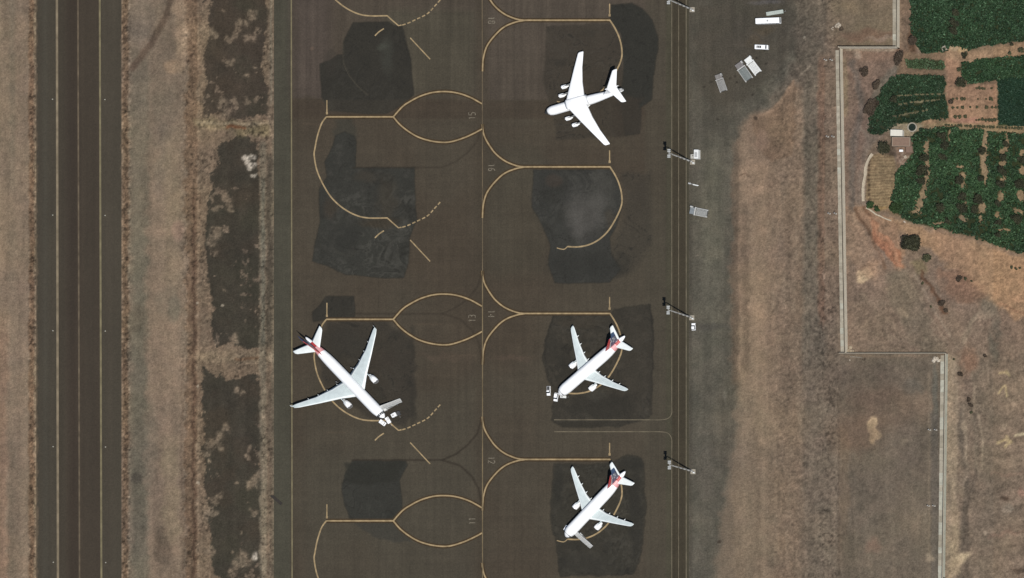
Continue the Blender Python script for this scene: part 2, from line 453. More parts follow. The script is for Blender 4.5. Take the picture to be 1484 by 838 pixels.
    p.blob(1338, 585, 14, 28, (122, 105, 90), .6, .5, 6); p.blob(1325, 560, 16, 10, (92, 88, 80), .6, .5, 5)
    p.blob(1355, 580, 4, 60, (94, 93, 86), .7, .5, 2); p.band(1349, 1361, (97, 91, 84), .7, 2, 1.5, y0=600)
    p.band(1345, 1348, (124, 112, 97), .5, 1, 1.5, y0=540)
    p.blob(1267, 612, 6, 8, (164, 146, 118), .95, .3, 5); p.blob(1266, 628, 6, 15, (158, 140, 113), .9, .3, 5); p.blob(1272, 632, 5, 6, (150, 134, 110), .9, .3, 4)
    p.blob(1310, 640, 5, 8, (128, 116, 100), .6, .5, 6); p.blob(1347, 809, 5, 4, (150, 136, 118), .8, .5, 4)
    p.blob(1265, 790, 12, 12, (116, 96, 84), .7, .5, 5); p.blob(1240, 630, 40, 25, (110, 88, 73), .45, .6, 8)
    p.band(1222, 1244, (92, 84, 73), .6, 4, 4, y0=770, ysoft=20)
    p.stroke([(1220,516),(1290,517),(1345,515)], 4, (126, 110, 95), .6, 2, 2)
    # yard between wall and gardens
    p.poly([(1220,72),(1310,70),(1320,80),(1300,110),(1285,125),(1262,165),(1255,200),(1245,260),(1240,300),(1224,300)], (116, 94, 80), .85, 5, 5)
    p.blob(1265, 82, 34, 9, (124, 98, 82), .7, .5, 5); p.blob(1235, 110, 10, 10, (140, 110, 92), .6, .5, 5)
    p.band(1222, 1228, (122, 107, 82), .7, 2, 2, y0=85, y1=170); p.blob(1242, 80, 6, 5, (150, 134, 118), .6, .5, 4)
    p.poly([(1300,92),(1318,100),(1296,110),(1282,126),(1268,150),(1262,140),(1272,118)], (110, 103, 90), .8, 4, 3)
    p.stroke([(1236,92),(1250,160),(1238,200),(1234,300)], 9, (100, 91, 83), .75, 4, 4); p.stroke([(1226,72),(1296,73)], 3.5, (146, 132, 114), .7, 1.2, 1.5)
    p.stroke([(1246,186),(1256,196),(1268,208)], 3, (132, 118, 102), .7, 1.5, 2); p.blob(1263, 208, 7, 8, (96, 84, 73), .6, .5, 3)
    p.stroke([(1303,0),(1306,70)], 3, (120, 106, 92), .5, 2, 1)
    p.band(1306, 1322, (106, 90, 77), .8, 3, 2, y1=75)
    p.poly([(1316,40),(1324,40),(1328,76),(1318,78)], (84, 64, 50), .8, 3, 3)
    # gardens: base soil of the farm
    farm = [(1312,74),(1340,78),(1400,72),(1500,58),(1500,372),(1440,356),(1360,333),(1300,316),(1262,300),(1252,250),(1262,215),(1290,185),(1300,106)]
    p.poly(farm, (116, 98, 80), .95, 3, 3)
    p.poly([(1372,84),(1392,84),(1394,120),(1376,124),(1382,182),(1372,184)], (145, 115, 94), .9, 2.5, 3)
    p.poly([(1378,70),(1400,76),(1440,70),(1500,60),(1500,80),(1440,86),(1394,92),(1372,84)], (142, 118, 96), .85, 3, 3)
    p.blob(1393, 72, 5, 6, (170, 146, 112), .9, .5, 3); p.blob(1382, 71, 6, 5, (166, 147, 122), .8, .4, 3)
    p.poly([(1376,126),(1444,122),(1446,182),(1376,182)], (146, 117, 95), .95, 2, 1.5)
    p.poly([(1378,170),(1415,172),(1418,182),(1380,184)], (150, 112, 98), .7, 2, 2)
    p.stroke([(1330,184),(1352,182),(1380,183),(1500,190)], 12, (124, 108, 84), .85, 4, 1.5)
    p.stroke([(1335,182),(1375,180),(1500,184)], 1.6, (148, 132, 102), .8, .8, .8)
    p.stroke([(1345,187),(1400,187),(1500,192)], 2, (140, 124, 98), .8, 1, .8)
    p.blob(1343, 178, 10, 5, (152, 124, 98), .8, .5, 3)
    # ploughed plot
    pl = [(1263,226),(1276,222),(1294,224),(1298,240),(1299,290),(1290,300),(1276,306),(1262,298),(1255,288),(1257,255)]
    m = p.poly(pl, (126, 106, 76), 1, 1.5, 1.0)
    rows = .5 + .5 * np.sin((y + .05 * x + p.w1 * 1.0) * 2 * math.pi / 4.2)
    p.mix(m * rows, (148, 128, 92), .55); p.mix(m * (1 - rows), (108, 84, 62), .45)
    for yy in range(226, 296, 7): p.blob(1258.5 + abs(yy - 262) * .07, yy, 2, 2.4, (66, 52, 40), .75, .5, 1)
    p.stroke([(1262,212),(1256,222)], 5, (118, 104, 88), .6, 2, 2)
    # house yard
    p.poly([(1292,176),(1306,174),(1330,176),(1336,186),(1326,192),(1324,200),(1294,202),(1288,188)], (144, 134, 112), .85, 2, 3)
    p.poly([(1296,198),(1322,198),(1322,222),(1318,240),(1306,242),(1296,224)], (124, 104, 90), .95, 2, 3)
    p.poly([(1302,224),(1320,220),(1322,236),(1310,244)], (146, 134, 122), .8, 3, 5, tex=sstep(fine, -.2, .5))
    p.poly([(1282,210),(1296,205),(1298,226),(1284,228)], (78, 66, 54), .8, 3, 4)
    p.poly([(1300,306),(1320,308),(1345,326),(1320,326),(1302,320)], (110, 100, 84), .8, 3, 4)
    # under the crops the soil colour is a dark green-brown
    for k, f in FIELDS.items():
        m = sstep(poly_sd(x + p.w1 * 2, y + p.w2 * 2, f), -1, 2.5)
        g = np.zeros_like(m)
        if k == 'orchard':
            for (gx_, gy_, rx, ry) in GAPS:
                g = np.maximum(g, 1 - sstep(np.hypot((x + p.w1 * 2 - gx_) / (rx + 1), (y + p.w2 * 2 - gy_) / (ry + 1)), .7, 1.3))
        p.mix(m * (1 - g), (44, 54, 34) if k != 'smooth' else (36, 56, 36), .9)
        p.mix(m * g, (128, 112, 90), .9)
    for l_ in ([(1300,139),(1371,136)], [(1300,152),(1340,147)], [(1292,170),(1345,160)], [(1318,149),(1362,145)]): p.stroke(l_, 3, (112, 106, 84), .9, 1, .8)
    # sandy apron south of the orchard
    p.poly([(1290,318),(1320,326),(1400,345),(1470,368),(1550,378),(1550,470),(1470,462),(1446,446),(1425,425),(1395,405),(1372,384),(1352,364),(1320,345),(1300,335),(1278,318)], (146, 119, 95), .95, 5, 5)
    p.poly([(1345,345),(1480,380),(1500,440),(1450,430),(1400,392)], (151, 122, 97), .5, 10, 9)
    p.poly([(1358,385),(1400,398),(1432,428),(1420,440),(1384,440),(1372,420)], (126, 98, 80), .7, 7, 8)
    p.stroke([(1450,440),(1484,456),(1520,470)], 4, (126, 96, 78), .5, 2, 3)
    p.poly([(1238,296),(1262,300),(1300,330),(1308,350),(1312,385),(1300,392),(1285,370),(1262,335),(1240,312)], (136, 110, 90), .85, 3, 5)
    p.poly([(1262,318),(1280,335),(1310,372),(1308,388),(1290,378),(1262,340)], (152, 106, 82), .85, 2, 5)
    p.stroke([(1240,303),(1262,340),(1282,388)], 5, (98, 77, 62), .85, 2, 2); p.stroke([(1250,300),(1276,335),(1300,380)], 2.5, (110, 82, 64), .7, 1.2, 3); p.stroke([(1236,310),(1256,350),(1272,392)], 4, (158, 134, 112), .6, 2, 2); p.stroke([(1262,322),(1290,352),(1306,384)], 5, (160, 122, 98), .7, 2, 4)
    p.poly([(1228,300),(1240,320),(1268,350),(1280,395),(1268,410),(1240,395),(1230,360)], (137, 115, 97), .75, 7, 7)
    p.blob(1254, 400, 10, 8, (168, 147, 120), .9, .4, 5); p.blob(1262, 392, 9, 14, (148, 122, 100), .7, .5, 6); p.blob(1250, 406, 6, 5, (178, 158, 130), .8, .4, 3); p.blob(1290, 417, 8, 4, (142, 124, 104), .6, .5, 4)
    p.poly([(1285,395),(1312,388),(1338,430),(1352,480),(1375,512),(1330,512),(1290,440)], (104, 95, 82), .7, 7, 6)
    for sx in (0, 12, 24): p.stroke([(1300 + sx,395),(1325 + sx,440),(1362 + sx,500)], 2.5, (128, 114, 99), .5, 1.5, 1.5)
    p.blob(1262, 460, 36, 30, (111, 97, 84), .6, .6, 9); p.blob(1275, 440, 18, 7, (128, 112, 97), .5, .6, 7); p.blob(1320, 488, 22, 6, (124, 109, 94), .5, .6, 6); p.blob(1308, 453, 6, 6, (136, 120, 102), .7, .5, 4)
    p.poly([(1320,380),(1335,372),(1345,395),(1330,400)], (112, 102, 78), .7, 4, 4)
    p.stroke([(1334,395),(1352,420),(1372,455)], 5, (92, 68, 53), .8, 2, 5); p.stroke([(1326,400),(1350,440),(1378,490)], 3, (134, 120, 106), .6, 1.2, 2)
    p.blob(1432, 445, 12, 16, (104, 96, 84), .7, .5, 5); p.blob(1442, 490, 8, 32, (92, 88, 78), .7, .5, 5)
    p.stroke([(1398,498),(1405,475),(1418,458),(1432,455)], 9, (134, 120, 104), .7, 3.5, 5)
    p.blob(1403, 525, 12, 22, (132, 102, 84), .75, .5, 6); p.blob(1395, 512, 10, 6, (112, 94, 80), .5)
    p.blob(1402, 560, 10, 20, (116, 100, 88), .6); p.blob(1388, 575, 10, 14, (134, 118, 102), .55, .6, 5)
    p.stroke([(1410,560),(1412,590)], 4, (138, 122, 106), .6, 1.5, 2)
    p.band(1374, 1388, (138, 124, 107), .85, 2, 2, y0=515, ysoft=3)
    p.band(1371, 1374, (140, 127, 110), .6, 1, 1, y0=515)
    p.stroke([(1384,740),(1386,780),(1376,838)], 9, (142, 126, 105), .7, 4, 3)
    p.stroke([(1393,600),(1392,640),(1402,690),(1396,760),(1392,838)], 8, (90, 82, 73), .75, 4, 2)
    p.stroke([(1412,600),(1416,650),(1414,690),(1400,735),(1402,838)], 6, (88, 79, 70), .75, 3, 2)
    p.stroke([(1418,600),(1424,640),(1424,680)], 3, (142, 128, 111), .8, 1.2, 1)
    p.stroke([(1398,625),(1400,665)], 3, (142, 128, 111), .75, 1.2, 1)
    p.blob(1397, 618, 4, 8, (152, 136, 116), .8, .5, 3); p.blob(1394, 713, 8, 9, (134, 120, 102), .6, .5, 5)
    p.blob(1393, 808, 12, 9, (172, 156, 130), .9, .4, 5); p.stroke([(1381, 700), (1383, 770), (1378, 838)], 6, (150, 134, 112), .6, 3, 2); p.blob(1388, 820, 8, 12, (152, 136, 112), .7, .4, 4)
    p.stroke([(1420,540),(1440,640),(1430,838)], 22, (104, 94, 82), .4, 10, 6)
    for q_, w_, c_ in (([(1380,560),(1384,610),(1380,660)],9,(136,121,104)), ([(1394,590),(1399,650),(1397,700)],5,(138,124,108)), ([(1410,540),(1409,570),(1414,640),(1417,690)],4,(136,122,106)), ([(1382,600),(1386,700),(1380,780)],5,(134,119,102)), ([(1386,512),(1392,560)],6,(130,112,96)),
                       ([(1250,430),(1290,470),(1330,500)],5,(127,112,96)), ([(1240,470),(1300,490)],5,(125,110,95)), ([(1230,440),(1250,450),(1262,470)],4,(126,110,94)), ([(1430,470),(1470,520),(1484,560)],6,(122,106,92)), ([(1440,690),(1484,684)],4,(120,100,88)), ([(1436,780),(1470,770),(1484,775)],5,(118,98,86))):
        p.stroke(q_, w_, c_, .6, 3, 6)
    pale = (156, 141, 111)
    p.stroke([(1449,541),(1455,540),(1462,542)], 3.5, pale, .85, 1.2, 1.5); p.stroke([(1458,538),(1463,545)], 3, pale, .7, 1.2, 1)
    p.stroke([(1447,570),(1454,560),(1457,559),(1459,575)], 2.4, pale, .9, 1, .6)
    p.stroke([(1446,643),(1458,638),(1465,640),(1457,648)], 4, pale, .9, 1.4, 1.5); p.stroke([(1459,633),(1464,641)], 4, pale, .8, 1.4, 1)
    p.stroke([(1472,632),(1480,629),(1490,629)], 4, (172, 160, 134), .85, 1.2, 1)
    p.blob(1454, 618, 5, 6, (140, 126, 110), .8, .5, 4); p.blob(1470, 586, 4, 4, (136, 120, 105), .6); p.blob(1461, 738, 7, 5, (148, 138, 124), .8, .5, 5)
    p.blob(1456, 741, 9, 9, (128, 114, 100), .6, .5, 6); p.blob(1429, 772, 3, 3, (146, 132, 116), .8, .5, 2); p.blob(1480, 715, 5, 7, (134, 104, 92), .6, .6, 4)
    p.blob(1455, 724, 7, 4, (66, 55, 46), .75, .5, 5); p.blob(1478, 827, 10, 3, (68, 58, 49), .6, .6, 5)
    rr = fbm(x, y * 1.0 + x * .1, 10, 91, 3, ax=3.5, ay=.7) * sstep(x, 1425, 1450) * sstep(y, 520, 560)
    p.mul(1 + rr * .09)
    # grain
    rz = np.maximum(rough, np.maximum(sstep(x, 1100, 1140) * (1 - sstep(x, 1215, 1220)), e2 * .8)) 
    edge = (sstep(x, 40, 44) * (1 - sstep(x, 54, 58)) + sstep(x, 174, 178) * (1 - sstep(x, 186, 192)))
    amp = .06 + .06 * rz + .16 * edge
    lotm = sstep(x, 995, 1005) * (1 - sstep(x, 1050, 1080))
    amp = amp * (1 - .5 * lotm)
    spots = sstep(fbm(x, y, 3.4, 29, 2, gain=.9) + fbm(x, y, 30, 31, 2) * .3, .45, .8)
    pits = sstep(-fbm(x, y, 4.2, 37, 2, gain=.9) + fbm(x, y, 34, 39, 2) * .4, .5, .85)
    amp = amp * (1 - .55 * sstep(-p.c[..., 0], -88, -76)); spots = spots * (1 - .8 * sstep(-p.c[..., 0], -88, -76))
    rr2 = np.maximum(rough, np.maximum(edge, (x > 1184) * (x < 1212) * .8))
    p.mul(1.045 + big * .05 + med * .05 + vst * .06 * (1 - e2) + fine * amp + speck * amp + spots * (.05 + .12 * rr2) - pits * (.05 + .2 * rr2) * (1 - sstep(-p.c[..., 0], -88, -76)))
    p.c[..., 0] *= 1 + med * .012; p.c[..., 2] *= 1 - big * .02
    g = p.c.mean(-1, keepdims=True); sat = np.where(x > 1440, 1.0, .94)[..., None] - (.2 * (x > 1222) * (x < 1300) * (y < 300) * (y > 70))[..., None]
    dry = np.clip((p.c[..., 0:1] - 84) / 18, 0, 1)
    p.c = (g + (p.c - g) * sat) * (1 + .05 * dry) * np.array([1.012, .998, .968])
    return p.c

gm = attr_mat("dry soil", 1.25, 0.16, 0.95, .25, .06, (1, .4, 1), .1, .25)
grid_sheet('ground', gx, gy, 0.0, ground_paint, gm, kind='structure')

# ------------------------------------------------------------------ runway
def runway_paint(px, py):
    x = px - (np.clip(py, 0, 838)) * .0016; y = np.clip(py, -60, 900)
    p = Paint(x, y, (73, 67, 56))
    p.band(82, 146, (67, 58, 48), .7, 2, 0)
    p.band(84, 94, (70, 64, 53), .7, 3, 0); p.band(118, 128, (71, 63, 52), .5, 4, 0); p.band(100, 112, (62, 53, 44), .7, 5, 0)
    p.blob(100, 300, 9, 260, (60, 53, 45), .35, .6, 2); p.blob(128, 560, 8, 240, (62, 56, 47), .3, .6, 2); p.mix(1 - sstep(np.minimum(x - 52.5, 176.5 - x) + fbm(x, y, 6, 209, 3) * 1.6, .2, 1.6), (104, 90, 73), .75); p.band(60, 70, (74, 70, 60), .6, 5, 0); p.band(152, 162, (76, 69, 58), .6, 4, 0)
    st = fbm(x, y, 5, 201, 3, ax=1, ay=60); p.mul(1 + st * .035 + fbm(x, y, 40, 205, 3) * .02 + fbm(x, y, 3, 207, 2) * .03)
    return p.c
ys_r = np.concatenate([-far[::-1][:-1], inner(-164, 164, 1.0), far[:-1]])
am = attr_mat("worn asphalt", 1.3, 0.12, 0.9, .16, .05, (1, .15, 1), .2)
grid_sheet('runway', inner(P(52.5, 0)[0], P(176.5, 0)[0], .5), ys_r, 0.02, runway_paint, am, kind='structure')

# ------------------------------------------------------------------ apron
def apron_paint(px, py):
    x = px; y = np.clip(py, -60, 900)
    p = Paint(x, y, (76, 69, 58))
    b1 = fbm(x, y, 120, 301, 3)
    p.mix(sstep(b1, -.2, .8), (78, 73, 62), .55); p.mix(sstep(-b1, -.2, .8), (72, 63, 52), .5)
    p.band(380, 421, (75, 74, 63), .85, 2, 0)
    p.band(420, 700, (80, 72, 63), .6, 10, 0, y1=143, ysoft=2.0)
    p.band(425, 480, (84, 75, 69), .6, 14, 3, y1=140, ysoft=4)
    p.band(700, 965, (83, 75, 66), .85, 3, 0, y1=145, ysoft=2.0)
    p.band(420, 965, (69, 60, 50), .6, 3, 0, y0=146, y1=172, ysoft=3)
    p.band(560, 690, (77, 75, 62), .5, 14, 4, y0=15, y1=140, ysoft=8)
    p.band(700, 790, (72, 68, 57), .5, 15, 5, y0=205, y1=400, ysoft=20)
    p.band(440, 690, (77, 73, 62), .5, 20, 6, y0=560, y1=860, ysoft=25)
    p.band(935, 968, (76, 71, 60), .7, 5, 2)
    p.band(965, 1003, (74, 71, 58), .9, 1.5, 0)
    p.band(974, 994, (66, 60, 48), .85, 1.5, 0)
    # vertical paving seams and wear streaks
    seam = np.abs(((x - 699) / 11.6) % 1 - .5) * 2
    p.mul(1 - .045 * sstep(seam, .86, .98))
    vs = fbm(x, y, 5, 311, 3, ax=1, ay=25); p.mul(1 + vs * (.03 + .03 * (y < 145)))
    hs = fbm(x, y, 5, 317, 3, ax=25, ay=1); p.mul(1 + hs * .022)
    p.blob(745, 519, 28, 4, (90, 77, 66), .5, .6, 4); p.blob(640, 517, 36, 5, (94, 80, 68), .35, .7, 6)
    p.band(690, 708, (69, 62, 51), .45, 4, 0)
    mot = fbm(x, y, 22, 331, 4); mot2 = fbm(x + 26 * fbm(x, y, 44, 341, 2), y + 26 * fbm(x, y, 44, 351, 2), 24, 361, 4)
    swirl = sstep(np.sin(mot2 * 9 + mot * 2), -.2, 1.0) * sstep(fbm(x, y, 50, 367, 3), -.45, .35)
    def patch(pts, col, k=1.0, soft=.9, wob=.9, sw=.25, light=(84, 83, 77), rim=.35):
        m = p.poly(pts, col, k, soft, wob)
        p.mix(m * swirl, light, sw * 1.3); p.mix(m * sstep(-mot, .1, .8), (46, 45, 40), .4); p.mix(m * sstep(-np.abs(mot2), -.07, .0), (38, 37, 33), .55)
        # tar-sealed rim
        sd = poly_sd(x + p.w1 * wob, y + p.w2 * wob, pts)
        p.mix((1 - sstep(np.abs(sd), .3, 1.6)), (44, 42, 36), rim * k)
        return m
    patch([(512,32.5),(563,32),(571,37),(583,38),(586,52),(595,83),(598,120),(599,138),(583,153),(570,160),(560,165),(530,165),(478,160),(466,140),(463,93),(478,88),(490,80),(497,80),(497.7,60),(505,45)], (52, 50, 44), 1, sw=.1)
    p.poly([(466,145),(600,145),(583,153),(560,165),(530,165),(478,162)], (62, 58, 50), .55, 2, 1)
    p.blob(562, 80, 9, 26, (66, 67, 60), .6, .6, 5); p.blob(555, 68, 7, 4, (72, 74, 66), .7, .6, 4); p.blob(480, 90, 10, 20, (57, 53, 47), .4)
    p.poly([(488,173),(512,173),(516,190),(514,206),(488,206),(484,190)], (60, 60, 53), .6, 4, 4)
    patch([(487,196),(500,191),(513,197),(517,206),(515,243),(601,243),(602,300),(604,318),(594,345),(592,380),(586,398),(584,403),(546,403),(500,398),(474,386),(452,378),(456,355),(464,320),(462,275),(474,256),(470,236),(480,215)], (55, 55, 50), 1, sw=.36)
    blot = sstep(fbm(x, y, 12, 397, 5, gain=.75), 0, .8) * sstep(poly_sd(x, y, [(487,196),(517,206),(515,243),(601,243),(604,318),(592,380),(584,403),(500,398),(452,378),(464,320),(462,275)]), 0, 4); p.mix(blot, (73, 71, 66), .45)
    p.blob(500, 345, 22, 16, (50, 50, 46), .7, .4, 4)
    for k in range(0, 30):
        a = math.pi * (0.6 + 1.1 * k / 29); p.blob(503 + 22 * math.cos(a), 352 - 17 * math.sin(a) , 3.5, 3.5, (78, 76, 69), .07, .5, 3)
    p.blob(560, 285, 14, 30, (72, 66, 55), .5, .6, 6); p.blob(480, 300, 10, 14, (66, 58, 48), .6, .5, 4); p.blob(550, 322, 26, 8, (62, 52, 38), .5, .5, 4)
    p.blob(530, 255, 16, 8, (70, 64, 54), .5, .5, 5)
    patch([(472,430),(513,429),(515,452),(512,463),(476,463),(454,466),(453,452),(466,439)], (52, 50, 44), .95, sw=.1)
    patch([(475,468),(560,466),(597,490),(602,530),(600,600),(585,616),(560,612),(520,595),(470,560),(462,520)], (58, 54, 47), .85, 4, 4, .2, (72, 68, 60), .06)
    for yy0, yy1 in ((475, 520), (560, 615)): p.stroke([(598, yy0), (599, yy1)], 7, (54, 51, 44), .6, 3, 3)
    p.blob(505, 500, 30, 22, (56, 54, 48), .6, .5, 6); p.blob(552, 522, 20, 14, (60, 54, 47), .5)
    patch([(511,668),(588,668),(590,674),(579,697),(583,725),(583,742),(570,752),(520,757),(508,755),(499.5,733),(495,708),(500,688)], (54, 54, 49), 1, sw=.12)
    p.poly([(500,672),(586,668),(576,698),(540,702),(500,698)], (46, 46, 40), .7, 3, 3)
    p.poly([(512,757),(570,757),(585,770),(598,786),(570,786),(542,777),(520,764)], (62, 61, 55), .75, 2, 2)
    # north-east stand
    patch([(793,39),(885,34),(900,60),(902,100),(905,197),(806,202),(806,184),(787.6,121)], (62, 57, 49), .85, 2.5, 1.5, .1, (84, 83, 77), .08)
    patch([(886,8),(916,5),(932,13),(945,29),(953,52),(953,73),(947,110),(945,144),(929,157),(927,194),(906,197),(900,150),(904,90),(900,50),(884,28)], (49, 49, 44), .95, 1.4, 1.2, .08)
    p.poly([(885,140),(930,140),(927,196),(890,198)], (60, 54, 46), .7, 5, 4)
    # mid-east stand
    patch([(903,250),(939,252),(944,300),(942,357),(913,394),(884,408),(880,370),(905,320)], (64, 60, 52), .7, 7, 3, .1, (72, 68, 60), 0)
    m = patch([(772.7,246),(883,246),(897,262),(902,300),(893,328),(884,345),(886,370),(900,390),(884,410),(818.6,411),(803,410),(795,384),(797.6,355),(785,325),(771,300)], (57, 57, 53), 1, sw=.3)
    p.blob(846, 312, 26, 30, (84, 82, 78), .75, .6, 7); p.blob(872, 275, 14, 34, (80, 79, 73), .55, .6, 6); p.blob(884, 318, 7, 12, (74, 68, 58), .5, .5, 3); p.blob(838, 330, 8, 20, (94, 92, 88), .5, .6, 6); p.blob(868, 300, 9, 24, (92, 90, 86), .4, .6, 6); p.blob(790, 280, 14, 40, (52, 52, 48), .5, .6, 5)
    p.blob(845, 385, 44, 20, (50, 50, 46), .6, .5, 5); p.blob(803, 262, 12, 10, (72, 62, 54), .5)
    patch([(803,456),(883,456),(890,447),(942,441),(947,479),(944,560),(942,605),(915,612),(900,618),(816,619),(798,608),(803,581),(794,550),(787,523),(791,492)], (56, 53, 46), .95, 1.6, 2, .35, (72, 69, 62))
    blot = sstep(fbm(x, y, 11, 395, 4, gain=.7), 0, .7) * sstep(poly_sd(x, y, [(803,456),(883,456),(942,443),(947,479),(942,605),(816,616),(798,608),(787,523)]), 0, 5); p.mix(blot, (74, 69, 60), .5)
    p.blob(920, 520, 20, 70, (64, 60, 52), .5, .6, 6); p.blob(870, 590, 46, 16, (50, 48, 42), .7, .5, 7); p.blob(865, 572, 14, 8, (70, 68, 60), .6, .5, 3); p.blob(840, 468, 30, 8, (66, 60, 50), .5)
    for a, b in (((947,480),(944,600)),((942,443),(946,480)),((803,457),(790,495)),((788,500),(795,545))): p.stroke([a, b], 2.2, (42, 40, 35), .5, 1, 1.5)
    patch([(801,672),(884,672),(898,664),(912,658.5),(928,664),(933,672),(936,734),(927,814),(918,832),(813,835),(808.5,808),(799,752)], (55, 53, 46), .95, 2.2, 2.2, .35, (72, 70, 63))
    blot = sstep(fbm(x, y, 11, 391, 4, gain=.7), 0, .7) * sstep(poly_sd(x, y, [(801,672),(884,672),(912,660),(933,672),(936,734),(927,814),(918,832),(813,835),(799,752)]), 0, 5); p.mix(blot, (74, 71, 63), .5)
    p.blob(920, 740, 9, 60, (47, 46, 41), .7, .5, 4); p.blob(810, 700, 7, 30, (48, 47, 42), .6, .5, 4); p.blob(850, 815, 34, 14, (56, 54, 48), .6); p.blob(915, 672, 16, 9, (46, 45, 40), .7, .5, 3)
    p.poly([(806,612),(885,611),(868,618),(840,621),(818,620)], (52, 49, 42), .8, 1.5, 1)
    # removed old guide lines: dark traces of tyre rubber and paint remover
    dk = (52, 46, 38)
    for off, k in ((0, .75), (-212, .45), (-424, .4)):
        p.stroke([(511,667 + off),(641,666.8 + off),(661,658 + off),(678,645 + off),(692,628 + off),(698,606 + off)], 2.6, dk, k, 1.2, .3)
        if off > -300: p.stroke([(641,666.8 + off),(667,675 + off),(684,691 + off),(694,709 + off),(698,730 + off)], 2.8, dk, k, 1.2, .3)
    p.stroke([(497.5,50),(497.7,92),(505,108),(518,125),(534,139)], 1.1, (92, 86, 72), .6, .6, .2)
    for px0, px1, yy in ((452,468,218),(452,470,251),(475,500,627),(440,470,180),(600,640,470),(655,690,515)): p.stroke([(px0, yy), (px1, yy)], 2.0, (92, 80, 66), .4, 1, .5)
    p.blob(452, 72, 2.5, 2.5, (104, 88, 76), .7)
    fine = fbm(x, y, 3, 371, 2, gain=.9)
    p.mul(1 + fine * .035 + fbm(x, y, 30, 381, 4) * .035)
    p.c = p.c * np.array([1.0, .988, .968])
    return p.c
xa = inner(P(397, 0)[0], P(999, 0)[0], .5)
ya = np.concatenate([-far[:7][::-1], inner(-162, 162, .5), far[:7]])
grid_sheet('apron', xa, ya, 0.03, apron_paint, attr_mat("apron asphalt", 1.3, 0.14, 0.9, .18, .06, (1, .5, 1), .2), kind='structure')

# ------------------------------------------------------------------ painted markings
def smooth(pts, n=6):
    if len(pts) < 3: return [tuple(p) for p in pts]
    q = [pts[0]] + list(pts) + [pts[-1]]; out = []
    for i in range(1, len(q) - 2):
        p0, p1, p2, p3 = [np.array(q[j], float) for j in (i - 1, i, i + 1, i + 2)]
        for k in range(n):
            t = k / n
            out.append(tuple(.5 * ((2 * p1) + (-p0 + p2) * t + (2 * p0 - 5 * p1 + 4 * p2 - p3) * t * t + (-p0 + 3 * p1 - 3 * p2 + p3) * t ** 3)))
    out.append(tuple(pts[-1])); return out
def ribbon(mb, pts, wd, z, sm=True):
    q = smooth(pts) if sm else pts
    q = [Vector(P(a, b, z)) for a, b in q]; vs = []
    for i, p in enumerate(q):
        a = q[max(i - 1, 0)]; b = q[min(i + 1, len(q) - 1)]
        d = (b - a); d.z = 0; d.normalize(); n = Vector((-d.y, d.x, 0)) * wd / 2
        vs += [p + n, p - n]
    mb.add(vs, [[2 * i, 2 * i + 1, 2 * i + 3, 2 * i + 2] for i in range(len(q) - 1)])
def paintmat(name, c, var=.22, scale=.5):
    return mat(name, alb(*c), .8, 0, var * 1.25, scale * .8, .2)
PY = paintmat("worn yellow paint", (168, 147, 111)); PF = paintmat("faded paint", (118, 109, 90), .25, .3)
PW = paintmat("runway edge paint", (134, 121, 99), .22, .25); PG = paintmat("olive paint", (126, 117, 90), .2, .25)
PN = paintmat("number paint", (128, 120, 104), .3, 1.2); PB = paintmat("dark line border", (68, 55, 38), .15, .5)
def structure(mb, name, m): return tag(mb.build(name, m), kind='structure')

zr = 0.028
m1 = MB(); ribbon(m1, [(82.3, -900), (82.5, 0), (84, 838), (84.2, 1700)], 1.2, zr, False); structure(m1, 'runway_edge_line', PW)
m1 = MB(); ribbon(m1, [(144.5, -900), (144.6, 0), (147, 838), (147.2, 1700)], .98, zr, False); structure(m1, 'runway_edge_line', PG)
m1 = MB(); ribbon(m1, [(112.8, -900), (113, 0), (115.3, 838), (115.5, 1700)], .8, zr, False); structure(m1, 'runway_centre_line', paintmat("faint centre paint", (103, 91, 74), .3, .25))
za, zb = 0.045, 0.037
m1 = MB(); ribbon(m1, [(422, -900), (422.2, 0), (423.4, 838), (423.4, 1700)], .66, za, False); structure(m1, 'apron_edge_line', PG)
m1 = MB(); ribbon(m1, [(698.6, -900), (698.8, 0), (699.3, 300), (699.3, 400), (699.3, 838), (699.3, 1700)], .38, za, False); structure(m1, 'taxi_line', paintmat("thin taxi paint", (112, 99, 78), .25, .2))
m1 = MB(); ribbon(m1, [(699.3, 400), (699.3, 838)], .5, za + .004, False); structure(m1, 'taxi_line', paintmat("taxi paint", (122, 108, 82), .25, .2))
mY, mD = MB(), MB()
UP = [(699, -62), (699.6, -54), (702.6, -43), (710, -30), (719, -18.5), (732, -8.5), (748, -1.8), (760, 0)]
LO = [(762, 0), (748, 2.5), (732, 9), (719, 20), (706, 37), (700.5, 55), (699.2, 74)]
ARC = [(884, 0), (891, 11), (897, 24), (900.8, 39), (900.8, 55), (893.5, 73), (882, 92), (868.5, 105), (853, 113), (837, 116), (822.5, 115.5)]
def sh(pts, dy, dx=0): return [(a + dx, b + dy) for a, b in pts]
for Y in (-184, 29.5, 242, 454.5, 666, 878):
    for mb, wd, z in ((mD, 2.3, zb), (mY, .78, za)):
        ribbon(mb, sh(UP, Y), wd * .95, z); ribbon(mb, sh(LO, Y), wd * .95, z + .001)
        ribbon(mb, [(757, Y), (884.5, Y)], wd, z + .002, False)
    ribbon(mY, sh(ARC, Y), .78, za + .003)
    ribbon(mY, sh([(822.5, 115.5), (817, 119.5), (807, 117.5)], Y), .5, za)
    ribbon(mY, [(883.5, Y - 24), (883.5, Y - 6)], .6, za, False); ribbon(mY, [(883.5, Y - 9), (883.5, Y - 5.5)], 1.1, za + .001, False)
structure(mD, 'stand_line_border', PB); structure(mY, 'stand_line', PY)
mY, mD = MB(), MB()
